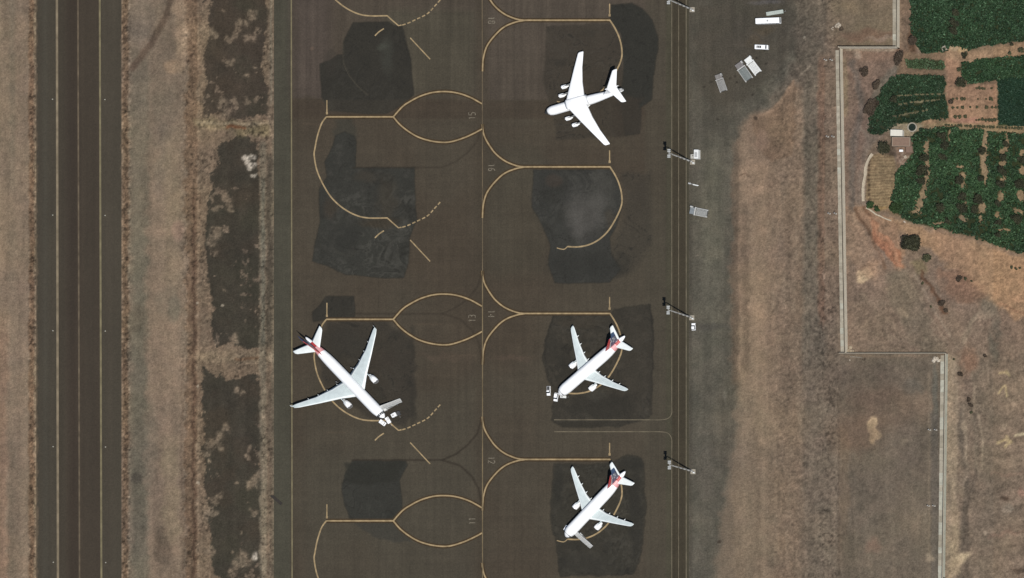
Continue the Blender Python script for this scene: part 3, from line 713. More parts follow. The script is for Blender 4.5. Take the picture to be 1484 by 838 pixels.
LU = [(570, 0), (583, -14.5), (595.5, -23), (610.5, -30.5), (628, -35.5), (645.6, -36.6), (663, -34.5), (681, -28.5), (698.5, -19)]
LL = [(570, 0), (580.4, 12), (595.5, 23.4), (610.5, 31), (630.5, 36), (650.6, 36.6), (670.6, 31), (685.7, 24.5), (698.7, 17.6)]
LA = [(473, 0), (466, 10), (460, 28), (456.6, 45), (455.4, 56), (459.4, 77.5), (468.6, 98.5), (480.4, 117), (496, 131.5), (514.5, 142), (533, 146.5), (561.7, 146.5)]
for Y in (-123.5, 169.5, 463, 755, 1048):
    for mb, wd, z in ((mD, 2.3, zb), (mY, .78, za)):
        ribbon(mb, sh(LU, Y), wd * .95, z); ribbon(mb, sh(LL, Y), wd * .95, z + .001)
        ribbon(mb, [(473, Y), (570.5, Y)], wd, z + .002, False)
    ribbon(mY, sh(LA, Y), .74, za + .003)
    ribbon(mY, sh([(561.2, 146.5), (569, 153.5), (577.5, 160.9), (582, 160)], Y), .66, za, False)
    dash = smooth([(583, 160), (592, 157), (603.7, 151.5), (619.5, 143.5), (630, 132.5), (639, 122.5)], 8)
    L = [0]
    for a, b in zip(dash[:-1], dash[1:]): L.append(L[-1] + math.dist(a, b))
    t = 0
    while t + 5.2 < L[-1] + 3:
        seg = []
        for u in np.linspace(t, min(t + 5.0, L[-1]), 4):
            seg.append((float(np.interp(u, L, [d[0] for d in dash])), float(np.interp(u, L, [d[1] for d in dash])) + Y))
        ribbon(mY, seg, .66, za, False); t += 7.8
    ribbon(mY, sh([(543.4, 175.5), (549, 170), (556.5, 165)], Y), .66, za)
    ribbon(mY, sh([(594.5, 178.5), (623.4, 209.5)], Y), .6, za, False)
    ribbon(mY, [(473.8, Y - 24), (473.8, Y - 5)], .6, za, False); ribbon(mY, [(473.8, Y - 7), (473.8, Y - 3.5)], 1.0, za + .001, False)
structure(mD, 'stand_line_border', PB); structure(mY, 'stand_line', PY)
# service road and cut-through lines
m1 = MB()
ribbon(m1, [(973.6, -900), (973.6, 560), (973.6, 592)], .34, za, False)
ribbon(m1, [(973.6, 590), (973.3, 600), (968, 606.5), (957, 608.6), (940, 608.6)], .34, za + .003)
ribbon(m1, [(941, 608.6), (803, 608.6)], .42, za, False)
ribbon(m1, [(803, 625.8), (941, 625.8)], .42, za, False)
ribbon(m1, [(940, 625.8), (957, 626), (968, 628), (973.3, 636), (973.6, 650)], .36, za + .003)
ribbon(m1, [(973.6, 648), (973.6, 1700)], .34, za, False)
ribbon(m1, [(983.5, -900), (983.5, 1700)], .3, za, False); ribbon(m1, [(994.5, -900), (994.5, 1700)], .38, za, False)
structure(m1, 'service_road_line', PF)
# stand numbers
GL = {'1': [[(.5, 0), (.5, 1)], [(.5, 1), (.2, .82)]],
      '2': [[(0, .8), (.15, .98), (.5, 1), (.9, .9), (.95, .7), (.6, .4), (0, 0), (1, 0)]],
      '3': [[(0, 1), (.8, 1), (1, .8), (.8, .55), (.4, .52)], [(.8, .52), (1, .3), (.8, 0), (0, 0)]],
      '4': [[(.75, 0), (.75, 1), (0, .3), (1, .3)]],
      '5': [[(1, 1), (.1, 1), (.1, .55), (.7, .58), (1, .35), (.8, 0), (0, 0)]],
      '6': [[(.9, 1), (.4, .9), (.05, .5), (.1, .1), (.5, 0), (.95, .1), (.95, .4), (.5, .52), (.08, .4)]],
      '8': [[(.5, .53), (.1, .65), (.1, .92), (.5, 1), (.9, .92), (.9, .65), (.5, .53), (.05, .4), (.05, .08), (.5, 0), (.95, .08), (.95, .4), (.5, .53)]]}
def number(txt, cx, cy, cw):
    mb = MB()
    for i, ch in enumerate(txt):
        for st in GL[ch]:
            pts = []
            for u, v in st:
                U = (u - .5) * 3.9 + (i - .5) * 5.6; V = (v - .5) * 9.6
                pts.append((cx + V, cy + U) if cw else (cx - V, cy - U))
            ribbon(mb, pts, .38, za + .002 * (i + 1), False)
    structure(mb, 'stand_number', PN)
for t, y in (('18', 29.5), ('16', 243), ('14', 455), ('12', 667)): number(t, 712.5, y, True)
for t, y in (('15', 168), ('13', 461.5), ('11', 755)): number(t, 684, y, False)

# ------------------------------------------------------------------ shared materials
WHITE = mat("white paint", (.82, .83, .83), .35, 0, .03, .6)
WHITE2 = mat("dirty white paint", (.62, .63, .61), .5, 0, .12, 1.5)
WING = mat("grey wing paint", (.47, .53, .53), .45, 0, .08, .5)
WINGE = mat("pale wing edge", (.66, .70, .69), .4, 0, .06, .5)
METAL = mat("bare metal", (.45, .45, .45), .35, .7, .1, 3)
RED = mat("red paint", (.34, .035, .035), .45, 0, .08, 1)
PINK = mat("sun-bleached red paint", (.62, .30, .30), .45, 0, .1, 1)
NAVY = mat("navy paint", (.035, .045, .09), .4, 0, .1, 1)
DARK = mat("black rubber", (.02, .02, .02), .8, 0, .1, 4)
GLASS = mat("dark window glass", (.03, .035, .04), .08, 0, .05, 2)
GREY = mat("light grey paint", (.33, .335, .33), .6, 0, .15, 1.5)
GREY2 = mat("galvanised grey steel", (.24, .245, .235), .6, .1, .2, 1.5)
DKGREY = mat("dark grey steel", (.06, .06, .06), .6, .2, .15, 2)
CONC = mat("pale concrete", alb(168, 160, 144), .9, 0, .14, .8)
CONC2 = mat("grey concrete", alb(140, 132, 118), .9, 0, .16, .8)

# ------------------------------------------------------------------ aeroplanes
def ring(x, zc, rw, rh, n=24):
    return [(x, rw * math.cos(2 * math.pi * i / n), zc + rh * math.sin(2 * math.pi * i / n)) for i in range(n)]
AF = [(1, 0), (.85, .35), (.6, .8), (.35, 1), (.15, .85), (.04, .5), (0, 0), (.04, -.4), (.2, -.7), (.5, -.6), (.8, -.25)]
def wing_mb(secs, sgn=1, mfun=None):
    rings = []
    for (y, xl, xt, z, th) in secs:
        c = xl - xt; rings.append([(xl - u * c, sgn * y, z + w_ * th / 2) for u, w_ in AF])
    return MB().loft(rings, 0, True, True, True, mfun)
def fin_mb(secs, mfun=None, nc=10, ns=8):
    """secs: (z, x_leading, x_trailing, thickness) bottom to top, subdivided so the livery can follow it"""
    zs = []
    for a, b in zip(secs[:-1], secs[1:]):
        for k in range(ns): zs.append([a[i] + (b[i] - a[i]) * k / ns for i in range(4)])
    zs.append(list(secs[-1])); rings = []
    us = [1 - i / nc for i in range(nc + 1)] + [i / nc for i in range(1, nc)]
    for (z, xl, xt, th) in zs:
        r = []
        for i, u in enumerate(us):
            t = math.sin(math.pi * min(max(u, 0), 1) ** .6) * th / 2 + .01
            r.append((xl - u * (xl - xt), t if i <= nc else -t, z))
        rings.append(r)
    mf = None
    if mfun:
        def mf(k, i):
            u = us[i] * .5 + us[(i + 1) % len(us)] * .5
            return mfun((zs[k][0] - secs[0][0]) / (secs[-1][0] - secs[0][0]), u)
    return MB().loft(rings, 0, True, True, True, mf)
def nacelle(mb, x0, y, z, prof, n=18, mi=0):
    rings = [[(x0 - dx, y + r * math.cos(2 * math.pi * i / n), z + r * math.sin(2 * math.pi * i / n)) for i in range(n)] for dx, r in prof]
    mb.loft(rings, mi, True)
def wheels(root, x, y, n=2, m=2, r=.6, z0=0):
    mb = MB()
    for i in range(n):
        for j in range(m):
            mb.tube((x - i * 1.4 + .7 * (n - 1), y + (j - .5 * (m - 1)) * .9 - .2, r), (x - i * 1.4 + .7 * (n - 1), y + (j - .5 * (m - 1)) * .9 + .2, r), r, n=14)
    g = mb.build('landing_gear', DARK, root)
    MB().tube((x, y, r), (x, y, z0), .2).build('strut', METAL, g)
    return g

def airliner(name, L, cfg, loc, rz, **tags):
    root = empty(name, loc, rz, **tags)
    ox = cfg['ox']; R = cfg['r']; zc = cfg['zc']
    prof = cfg['prof']
    rings = []; 
    for s_, rf, dz in prof: rings.append(ring(ox - s_ * L, zc + dz, R * rf, R * rf * 1.02))
    def fm(k, i):
        if cfg.get('allwhite') and k < 3: return 4  # dark nose tip: radome tone plus underside shade put into the skin colour
        s_ = (prof[k][0] + prof[k + 1][0]) / 2
        if not cfg.get('livery'): return 0
        a = abs(((i + .5) / 24 * 360 + 270) % 360 - 180) / 180   # 0 at the belly side, 1 on the crown
        t = s_ + .05 * (1 - a)
        if .80 < s_ < .865: return 1
        if .865 < s_ < .925: return 2
        return 0
    MB().loft(rings, 0, True, True, True, fm).build('fuselage', [WHITE, PINK, RED, NAVY, DKGREY], root)
    # wing-body fairing
    fb = MB(); fr = []
    for t in np.linspace(0, 1, 9):
        k = math.sin(math.pi * min(max(t, .02), .98)) ** .6
        fr.append(ring(ox - (cfg['wx'] - 1 + t * cfg['wc'] * 1.35), zc - R * .62, R * 1.08 * k, R * .55 * k, 16))
    fb.loft(fr).build('belly_fairing', WHITE2, root)
    # cockpit glazing
    c = MB(); a0 = cfg.get('cw', .045)
    for sgn in (1, -1):
        for k in range(3):
            an0, an1 = math.radians(90 - k * 27 - 3), math.radians(90 - (k + 1) * 27 + 1)
            q = []
            for xx, rr, dz in ((a0 * .62, .62, -.16), (a0, .84, -.04)):
                for an in (an0, an1): q.append((ox - xx * L, sgn * R * rr * math.cos(an) * 1.03, zc + dz * R + R * rr * math.sin(an) * 1.06 * .9))
            c.add(q, [[0, 1, 3, 2]])
    c.build('cockpit_window', GLASS, root)
    for sgn in (1, -1):
        secs = [(y, ox - xl, ox - xt, z, th) for (y, xl, xt, z, th) in cfg['wing']]
        wo = wing_mb(secs, sgn, cfg.get('wm')).build('wing', cfg.get('wmats', [WING, WINGE]), root)
        # flap track fairings
        for yy in cfg.get('ftf', ()):
            ys = [s[0] for s in secs]; xt = np.interp(yy, ys, [s[2] for s in secs]); zz = np.interp(yy, ys, [s[3] for s in secs])
            f = MB(); nacelle(f, xt + 2.2, sgn * yy, zz - .35, [(0, .02), (.5, .2), (1.6, .28), (2.6, .2), (3.2, .03)], 8)
            f.build('flap_fairing', WINGE, wo)
        if cfg.get('winglet'):
            y_, xl, xt, z, th = secs[-1]
            MB().add([(xl - .6, sgn * y_, z), (xt, sgn * y_, z), (xt - .4, sgn * (y_ + .45), z + 1.4), (xt + .5, sgn * (y_ + .45), z + 1.4),
                      (xl - .6, sgn * (y_ - .08), z), (xt, sgn * (y_ - .08), z), (xt - .4, sgn * (y_ + .38), z + 1.4), (xt + .5, sgn * (y_ + .38), z + 1.4)],
                     [[0, 1, 2, 3], [7, 6, 5, 4], [0, 3, 7, 4], [1, 5, 6, 2], [3, 2, 6, 7]]).build('winglet', WINGE, wo)
        for (ey, ex, ez) in cfg['eng']:
            e = MB(); r = cfg['er']; l = cfg['el']
            nacelle(e, ox - ex, sgn * ey, ez, [(.35, r * .3), (.38, r * .72), (.05, r * .84), (0, r * .92), (.15, r), (l * .35, r * 1.04), (l * .7, r * .92), (l * .72, r * .62), (l * .92, r * .5), (l, r * .2)])
            eo = e.build('engine', WHITE if not cfg.get('egrey') else WHITE2, root)
            MB().disc((ox - ex - .36, sgn * ey, ez), r * .7, 'x', 18, .04).build('fan', DKGREY, eo)
            ring_ = MB(); nacelle(ring_, ox - ex + .03, sgn * ey, ez, [(.12, r * .8), (0, r * .9), (.05, r * .97), (.3, r * 1.03)]); ring_.build('intake_lip', METAL, eo)
            ztop = float(np.interp(ey, [s[0] for s in secs], [s[3] for s in secs])); xw = float(np.interp(ey, [s[0] for s in secs], [s[1] for s in secs]))
            MB().add([(ox - ex - .9, sgn * ey - .15, ez + r * .9), (ox - ex - l, sgn * ey - .15, ez + r * .6), (xw - 2.2, sgn * ey - .15, ztop - .1), (xw + .1, sgn * ey - .15, ztop + .12),
                      (ox - ex - .9, sgn * ey + .15, ez + r * .9), (ox - ex - l, sgn * ey + .15, ez + r * .6), (xw - 2.2, sgn * ey + .15, ztop - .1), (xw + .1, sgn * ey + .15, ztop + .12)],
                     [[0, 1, 2, 3], [7, 6, 5, 4], [0, 3, 7, 4], [3, 2, 6, 7], [0, 4, 5, 1], [1, 5, 6, 2]]).build('pylon', WING if not cfg.get('allwhite') else GREY2, root)
        secs = [(y, ox - xl, ox - xt, z, th) for (y, xl, xt, z, th) in cfg['stab']]
        wing_mb(secs, sgn).build('tailplane', cfg.get('smats', [WINGE]), root)
    fs = [(z, ox - xl, ox - xt, th) for (z, xl, xt, th) in cfg['fin']]
    fo = fin_mb(fs, cfg.get('fm')).build('fin', [WHITE, RED, NAVY, GREY], root)
    for gx_, gy_, n, m in cfg['gear']: wheels(root, ox - gx_, gy_, n, m, cfg.get('wr', .6), zc - R * .3)
    return root

AP = [(0, .03, -.62), (.006, .24, -.58), (.018, .45, -.46), (.035, .66, -.3), (.055, .82, -.16), (.085, .95, -.04), (.12, 1, 0), (.3, 1, 0), (.5, 1, 0), (.62, 1, 0),
      (.68, .985, .03), (.74, .93, .16), (.80, .82, .4), (.84, .72, .6), (.865, .65, .72), (.90, .54, .92), (.925, .45, 1.05), (.96, .32, 1.25), (.985, .2, 1.38), (1, .08, 1.42)]
def finlivery(h, u):
    d = u - .30 + h * .12
    if h < .06 and u > .75: return 0
    if d < .04: return 1
    if d < .12: return 3
    sw_ = math.hypot((u - .62) * 1.2, (h - .58))
    if .14 < sw_ < .22 and u < .8: return 3
    return 2
def fin330(h, u):
    return 2 if (u > .34 - h * .2) else 1
A310 = dict(ox=20.0, r=2.82, zc=4.35, prof=AP, livery=True, wx=14.2, wc=8.6, cw=.05, ftf=(4.4, 8.2, 12.6, 16.5),
    wing=[(0, 13.2, 22.6, 3.3, 1.25), (2.8, 15.3, 23.0, 3.4, 1.15), (7.0, 18.2, 23.7, 3.85, .75), (14, 22.6, 26.3, 4.6, .42), (20.6, 26.9, 29.4, 5.25, .27), (21.6, 27.8, 29.6, 5.35, .2), (21.95, 28.7, 29.7, 5.38, .12)],
    wm=lambda k, i: 1 if i in (0, 4, 5, 6) else 0,
    eng=[(7.8, 13.5, 1.95)], er=1.42, el=4.6,
    stab=[(0, 38.2, 43.6, 6.0, .6), (1.2, 38.9, 43.8, 6.05, .55), (7.6, 43.4, 45.7, 6.7, .25), (8.1, 44.2, 45.8, 6.75, .15)],
    fin=[(6.9, 33.6, 42.6, .55), (15.7, 41.6, 45.6, .3)], fm=finlivery,
    gear=[(6.6, 0, 1, 2), (21.6, 4.8, 2, 2), (21.6, -4.8, 2, 2)])
A330 = dict(ox=27.0, r=2.82, zc=5.2, prof=AP, livery=True, wx=17.0, wc=11.5, cw=.04, winglet=True, ftf=(6, 11.5, 16.5, 21.5),
    wing=[(0, 16.0, 28.9, 4.0, 1.5), (2.8, 18.0, 29.0, 4.1, 1.35), (9.4, 22.6, 29.8, 4.9, .9), (18, 27.6, 32.0, 5.9, .5), (27.5, 33.3, 36.0, 7.0, .3), (29.6, 34.9, 36.6, 7.2, .15)],
    wm=lambda k, i: 1 if i in (0, 4, 5, 6) else 0,
    eng=[(9.4, 17.0, 2.6)], er=1.5, el=5.6,
    stab=[(0, 47.5, 53.6, 6.9, .65), (1.3, 48.3, 54.0, 7.0, .6), (8.9, 53.8, 56.4, 7.8, .28), (9.6, 54.8, 56.6, 7.85, .15)],
    fin=[(7.7, 44.2, 53.4, .5), (16.7, 52.2, 57.0, .3)], fm=fin330,
    gear=[(6.7, 0, 1, 2), (31, 5.3, 2, 2), (31, -5.3, 2, 2)])
TP = [(0, .04, -.62), (.008, .26, -.55), (.025, .5, -.4), (.05, .74, -.18), (.085, .93, -.03), (.12, 1, 0), (.3, 1, 0), (.5, 1, 0), (.6, .98, .03), (.68, .88, .2), (.76, .74, .42), (.84, .6, .62), (.92, .44, .82), (.97, .34, .92), (1, .2, .98)]
IL = dict(ox=18.0, r=2.45, zc=3.9, prof=TP, wx=14.5, wc=9.5, cw=.06, ftf=(), allwhite=True,
    wing=[(0, 12.8, 23.4, 6.55, 1.3), (2.4, 13.6, 23.4, 6.55, 1.3), (9.5, 17.2, 24.2, 5.9, .8), (17, 21.2, 25.9, 5.3, .5), (24.6, 25.3, 28.4, 4.6, .3), (25.2, 26.0, 28.4, 4.55, .2)],
    wmats=[WHITE, WHITE], smats=[WHITE],
    eng=[(6.2, 9.6, 3.9), (10.3, 12.0, 3.6)], er=1.0, el=3.9,
    stab=[(0, 38.2, 43.8, 14.0, .5), (1, 38.9, 43.9, 14.0, .45), (8.4, 43.6, 46.2, 13.75, .2), (8.8, 44.6, 46.3, 13.7, .12)],
    fin=[(5.6, 32.2, 41.4, .55), (13.9, 38.6, 43.6, .4)], fm=lambda h, u: 0,
    gear=[(6.2, 0, 1, 2), (19.5, 2.3, 2, 2), (19.5, -2.3, 2, 2)])
def place(nose_px, ang, ox):
    n = P(*nose_px); return (n[0] - math.cos(ang) * ox, n[1] - math.sin(ang) * ox, 0)
a1 = heading(-96.7, 83.6); a2 = heading(-88.3, 93.5); a3 = heading(.692, .722); a4 = heading(-114.4, 32.8)
airliner('jet_airliner', 46.6, A310, place((815, 574), a1, 20), a1, label='white airliner with red and navy tail and pickup truck ahead of it, stand 14', cat='airliner', group='twin-engine airliners on the apron')
airliner('jet_airliner', 46.6, A310, place((824.6, 779.5), a2, 20), a2, label='white airliner with red and navy tail and boarding stairs alongside, on stand 12', cat='airliner', group='twin-engine airliners on the apron')
airliner('jet_airliner', 57.8, A330, place((563.2, 607.2), a3, 27), a3, label='largest airliner, long white body with grey wings and red tail band, on stand 13', cat='airliner', group='twin-engine airliners on the apron')
ila = airliner('cargo_airplane', 43.0, IL, place((794.5, 165.5), a4, 18), a4, label='all-white four-engine cargo aeroplane with high wings and T-shaped tail on stand 18', cat='cargo plane')
c = MB(); rr_ = []
for yy, k in ((-2.5, .6), (-1.6, .95), (0, 1.0), (1.6, .95), (2.5, .6)):
    rr_.append([(18 - 12.2 - (1 - k) * 2, yy, 6.5), (18 - 13.6, yy, 6.7 + .75 * k), (18 - 18.5, yy, 6.7 + .95 * k), (18 - 22.5, yy, 6.6 + .5 * k), (18 - 24.4, yy, 6.2), (18 - 18, yy, 5.6)])
c.loft(rr_).build('wing_box_fairing', WHITE, ila)
c = MB()   # glazed navigator nose, dark radome under it, gear sponsons
c.loft([ring(18.3 - t * 2.2, 3.9 - 1.0 + t * .15, .3 + 1.35 * t, .3 + 1.1 * t, 16) for t in (0, .2, .5, 1)]).build('radome', DKGREY, ila)
for sg in (1, -1):
    c = MB(); nacelle(c, 18 - 13.8, sg * 2.1, 1.7, [(0, .05), (1.0, .7), (2.4, .9), (6.5, .9), (8.2, .5), (9.2, .05)], 12); c.build('gear_sponson', WHITE, ila)
c = MB(); nacelle(c, 18 - 37.4, 0, 14.25, [(0, .05), (.7, .35), (3.5, .38), (6.4, .3), (7.6, .05)], 10); c.build('tail_bullet', WHITE, ila)
MB().loft([ring(18 - 41.5 - t * 1.6, 3.9 + 2.3, .95 - .25 * t, .75 - .15 * t, 12) for t in (0, 1)]).build('tail_turret', GREY, ila)

# ------------------------------------------------------------------ ground equipment
def wheel_set(root, xs, yw, r=.45, wdt=.28):
    for x in xs:
        for s_ in (1, -1):
            w_ = MB().disc((x, s_ * yw, r), r, 'y', 14, wdt).build('wheel', DARK, root)
            MB().disc((x, s_ * (yw + wdt * .3), r), r * .5, 'y', 10, wdt * .6).build('rim', GREY, w_)

def pickup(px, py, rz, label, body=WHITE, bed=True, L=4.9, W=1.85, cat='pickup', group=None):
    t = empty('pickup_truck' if bed else 'car', P(px, py, .04), rz, label=label, cat=cat, group=group)
    b = MB(); h = L / 2
    prof = [(-h, .45, .95), (-h + .15, .4, 1.05), (-.1 if bed else -h + .6, .4, 1.05), (h - 1.2, .4, 1.02), (h - .1, .42, .92), (h, .5, .75)]
    b.loft([[(x, -W / 2, z0), (x, W / 2, z0), (x, W / 2 - .02, (z0 + z1) / 2 + .1), (x, W / 2 - .1, z1), (x, -W / 2 + .1, z1), (x, -W / 2 + .02, (z0 + z1) / 2 + .1)] for x, z0, z1 in prof], smooth=False).build('body', body, t)
    c0, c1 = (-.3, h - 1.3) if bed else (-h + .25, h - 1.2)
    cab = MB(); w1 = W / 2 - .1; w2 = W / 2 - .28
    cab.add([(c0, -w1, 1.04), (c1 + .1, -w1, 1.03), (c1 + .1, w1, 1.03), (c0, w1, 1.04), (c0 + .3, -w2, 1.62), (c1 - .65, -w2, 1.62), (c1 - .65, w2, 1.62), (c0 + .3, w2, 1.62)],
            [[0, 1, 5, 4], [1, 2, 6, 5], [2, 3, 7, 6], [3, 0, 4, 7]]).build('window', GLASS, t)
    MB().box(((c0 + c1 - .35) / 2, 0, 1.65), (c1 - .65 - c0 - .3 + .1, 2 * w2 + .06, .07), bev=.03).build('roof', body, t)
    if bed: MB().box((-h + 1.1, 0, 1.065), (1.9, W - .4, .05)).build('cargo_bed', DKGREY, t)
    wheel_set(t, (h - .95, -h + .95), W / 2 - .12, .36, .24)
    for s_ in (1, -1): MB().box((h - .03, s_ * (W / 2 - .3), .74), (.1, .35, .16)).build('headlight', METAL, t)
    return t

def stairs(px, py, rz, label, top=4.3, L=9.5, group='boarding stairs'):
    """truck-mounted steps: low end at -x, high platform at +x"""
    t = empty('boarding_stairs', P(px, py, .04), rz, label=label, cat='boarding stairs', group=group)
    W = 2.0; h = L / 2
    MB().box((0, 0, .75), (L * .8, W * .8, .35), bev=.05).build('chassis', GREY2, t)
    s = MB(); n = 18; x0, x1 = -h, h - 1.9
    for i in range(n):
        a = i / n; s.box((x0 + (x1 - x0) * (a + .5 / n), 0, .35 + (top - .35) * (a + 1 / n) - .06), ((x1 - x0) / n + .03, W - .25, .10 + .002 * (i % 2)))
    s.build('steps', GREY, t)
    MB().box((h - .95, 0, top - .05), (1.9, W - .1, .12)).build('platform', GREY, t)
    for sg in (1, -1):
        r = MB(); y = sg * (W / 2 - .05)
        r.add([(x0, y - .04, .3), (x1, y - .04, top - .1), (x1, y - .04, top + 1.0), (x0, y - .04, 1.3), (x0, y + .04, .3), (x1, y + .04, top - .1), (x1, y + .04, top + 1.0), (x0, y + .04, 1.3)],
              [[0, 1, 2, 3], [7, 6, 5, 4], [3, 2, 6, 7], [0, 4, 5, 1], [0, 3, 7, 4], [1, 5, 6, 2]])
        r.box(((x1 + h) / 2 + .02, y, top + .5), (h - x1 - .03, .09, 1.0)); r.build('side_panel', WHITE2, t)
    l = MB()
    for sg in (1, -1):
        l.tube((h - .8, sg * .7, .8), (h - .8, sg * .7, top - .1), .08); l.tube((0, sg * .7, .8), (h - 1.5, sg * .7, top - .4), .07)
    l.build('lift_frame', DKGREY, t)
    c = MB(); c.box((h - 1.2, 0, 1.35), (1.6, 1.9, 1.1), bev=.1); c.build('cab', WHITE2, t)
    wheel_set(t, (h - 1.6, -h * .45), .95)
    return t

def tug(px, py, rz, label, L=4.2, W=2.2, m=WHITE):
    t = empty('aircraft_tug', P(px, py, .04), rz, label=label, cat='tug', group='tugs and carts by the aircraft')
    MB().box((0, 0, .75), (L, W, .8), bev=.15).build('body', m, t)
    c = MB(); c.box((-L * .2, 0, 1.5), (L * .36, W * .72, .75), bev=.06, taper=.85); c.build('cab', GLASS, t)
    MB().box((-L * .2, 0, 1.915), (L * .38, W * .72, .08), bev=.02).build('roof', m, t)
    MB().tube((L / 2, 0, .5), (L / 2 + 1.9, 0, .45), .07).build('tow_bar', METAL, t)
    wheel_set(t, (L * .3, -L * .3), W / 2 - .1, .45)
    return t

def power_cart(px, py, rz, label, L=2.9, W=1.6, m=WHITE, Hh=1.3, grp='tugs and carts by the aircraft'):
    t = empty('power_cart', P(px, py, .04), rz, label=label, cat='power cart', group=grp)
    MB().box((0, 0, .45 + Hh / 2), (L, W, Hh), bev=.1).build('housing', m, t)
    v = MB()
    for i in range(5): v.box((-L * .3 + i * .22, 0, .45 + Hh + .012), (.1, W * .6, .03))
    v.build('vent_grille', DKGREY, t)
    MB().tube((L * .28, W * .2, .45 + Hh), (L * .28, W * .2, .85 + Hh), .06).build('exhaust_pipe', DKGREY, t)
    MB().tube((L / 2, 0, .45), (L / 2 + 1.1, 0, .35), .05).build('tow_bar', METAL, t)
    wheel_set(t, (L * .3, -L * .3), W / 2 - .08, .3, .2)
    return t

def loader(px, py, rz, label, L=9.6, W=4.0, main=GREY2, rim=GREY, front=GREY):
    """container loader: small bridge platform at -x, long main platform behind it"""
    t = empty('cargo_loader', P(px, py, .04), rz, label=label, cat='cargo loader', group='cargo loaders parked on the lot')
    h = L / 2
    MB().box((0, 0, .7), (L * .92, W * .7, .4), bev=.06).build('chassis', DKGREY, t)
    a = MB(); a.box((L * .14, 0, 1.25), (L * .6, W - .55, .16)); ao = a.build('main_platform', main, t)
    rl = MB()
    for i in range(14): rl.tube((-L * .14 + i * L * .04 + .1, -W * .38, 1.36), (-L * .14 + i * L * .04 + .1, W * .38, 1.36), .05, n=6)
    rl.build('rollers', GREY2, ao)
    for sg in (1, -1): MB().box((L * .16, sg * (W / 2 - .13), 1.4), (L * .68, .26, .5), bev=.04).build('side_beam', rim, t)
    MB().box((-L * .2, 0, 1.75), (.55, W + .35, .5), bev=.06).build('cross_beam', rim, t)
    b = MB(); b.box((-L * .36, 0, 1.6), (L * .24, W - .6, .18)); b.build('bridge_platform', front, t)
    MB().box((-L * .4, W / 2 - .1, 2.1), (1.2, .8, 1.3), bev=.08).build('control_cab', rim, t)
    for sg in (1, -1): MB().box((h - .5, sg * (W / 2 - .35), 1.5), (.8, .55, .4), bev=.04).build('corner_stop', rim, t)
    wheel_set(t, (-L * .36, L * .3), W / 2 - .45, .5, .32)
    return t

# around the largest airliner (stand 13)
sa = heading(-25.5, 14.5)
stairs(569.5, 587.8, sa, 'grey boarding stairs reaching the left front door of the largest airliner', 4.9, 10.6)
power_cart(572.5, 602, heading(1, -.55), 'white power cart, the larger one ahead of the nose of the largest airliner', 2.6, 1.9)
power_cart(578.8, 599.5, heading(.3, 1), 'dark grey cart standing east of the white power cart near the largest airliner', 2.2, 1.6, DKGREY, .9)
tug(563.5, 609.5, heading(.5, .85), 'white tug under the nose of the largest airliner', 3.4, 1.9)
tug(555.5, 613, heading(-.85, -.6), 'white tug just south-west of the nose of the largest airliner', 3.6, 2.1)
# around stand 14
pickup(796, 567, math.radians(-90), 'white pickup truck with open grey bed facing south, west of the airliner on stand 14')
pickup(806.8, 576, math.radians(-100), 'small white van right at the nose of the airliner on stand 14', bed=False, L=4.4, W=2.0, cat='van')
power_cart(815.5, 563, heading(-.5, .86), 'narrow white cart by the right front side of the airliner on stand 14', 2.8, 1.1)
power_cart(817.5, 575.5, heading(1, .05), 'grey cart under the left cheek of the airliner on stand 14', 3.0, 1.3, WHITE2, .9)
# around stand 12
stairs(849.2, 783.2, heading(-20.5, -22.5), 'grey boarding stairs at the left front door of the airliner on stand 12', 4.1, 9.6)
power_cart(822.5, 766, heading(-.55, .83), 'white power cart beside the nose of the airliner on stand 12', 2.9, 1.7)

# parked equipment in the north-east
def bus(px, py, rz, label):
    t = empty('apron_bus', P(px, py, .01), rz, label=label, cat='bus')
    MB().box((0, 0, 1.75), (12.4, 2.9, 2.7), bev=.16).build('body', WHITE, t)
    for sg in (1, -1):
        for k in range(6): MB().box((-5 + k * 1.95, sg * 1.452, 2.05), (1.6, .03, 1.0)).build('window', GLASS, t)
    MB().box((6.205, 0, 2.0), (.04, 2.5, 1.3)).build('windscreen', GLASS, t)
    MB().box((.2, -.1, 3.17), (.9, .9, .16), bev=.03).build('roof_hatch', GREY, t)
    m = MB(); m.tube((6.1, -1.3, 2.7), (6.9, -1.35, 2.6), .05); m.tube((6.1, 1.3, 2.7), (6.9, 1.35, 2.6), .05); m.box((6.95, 0, 2.55), (.14, 2.9, .3)); m.build('mirror_bar', WHITE2, t)
    wheel_set(t, (4.0, -3.6), 1.32, .5)
    return t
bus(1115.5, 31.5, heading(1, -.04), 'long white apron bus with a hatch on its roof, parked on the north-east lot')
t = empty('flat_trailer', P(1124.3, 19.2, 0), heading(1, -.16), label='narrow pale green-grey box trailer parked just north of the white bus', cat='trailer')
MB().box((0, 0, 1.1), (8.8, 1.9, .9), bev=.06).build('box', mat("pale green paint", (.36, .40, .36), .6, 0, .15, 1), t)
MB().box((0, 0, 1.6), (8.4, .1, .1)).build('ridge', GREY, t); MB().tube((4.4, 0, .6), (5.6, 0, .5), .06).build('tow_bar', METAL, t)
wheel_set(t, (3, -3), .85, .35)
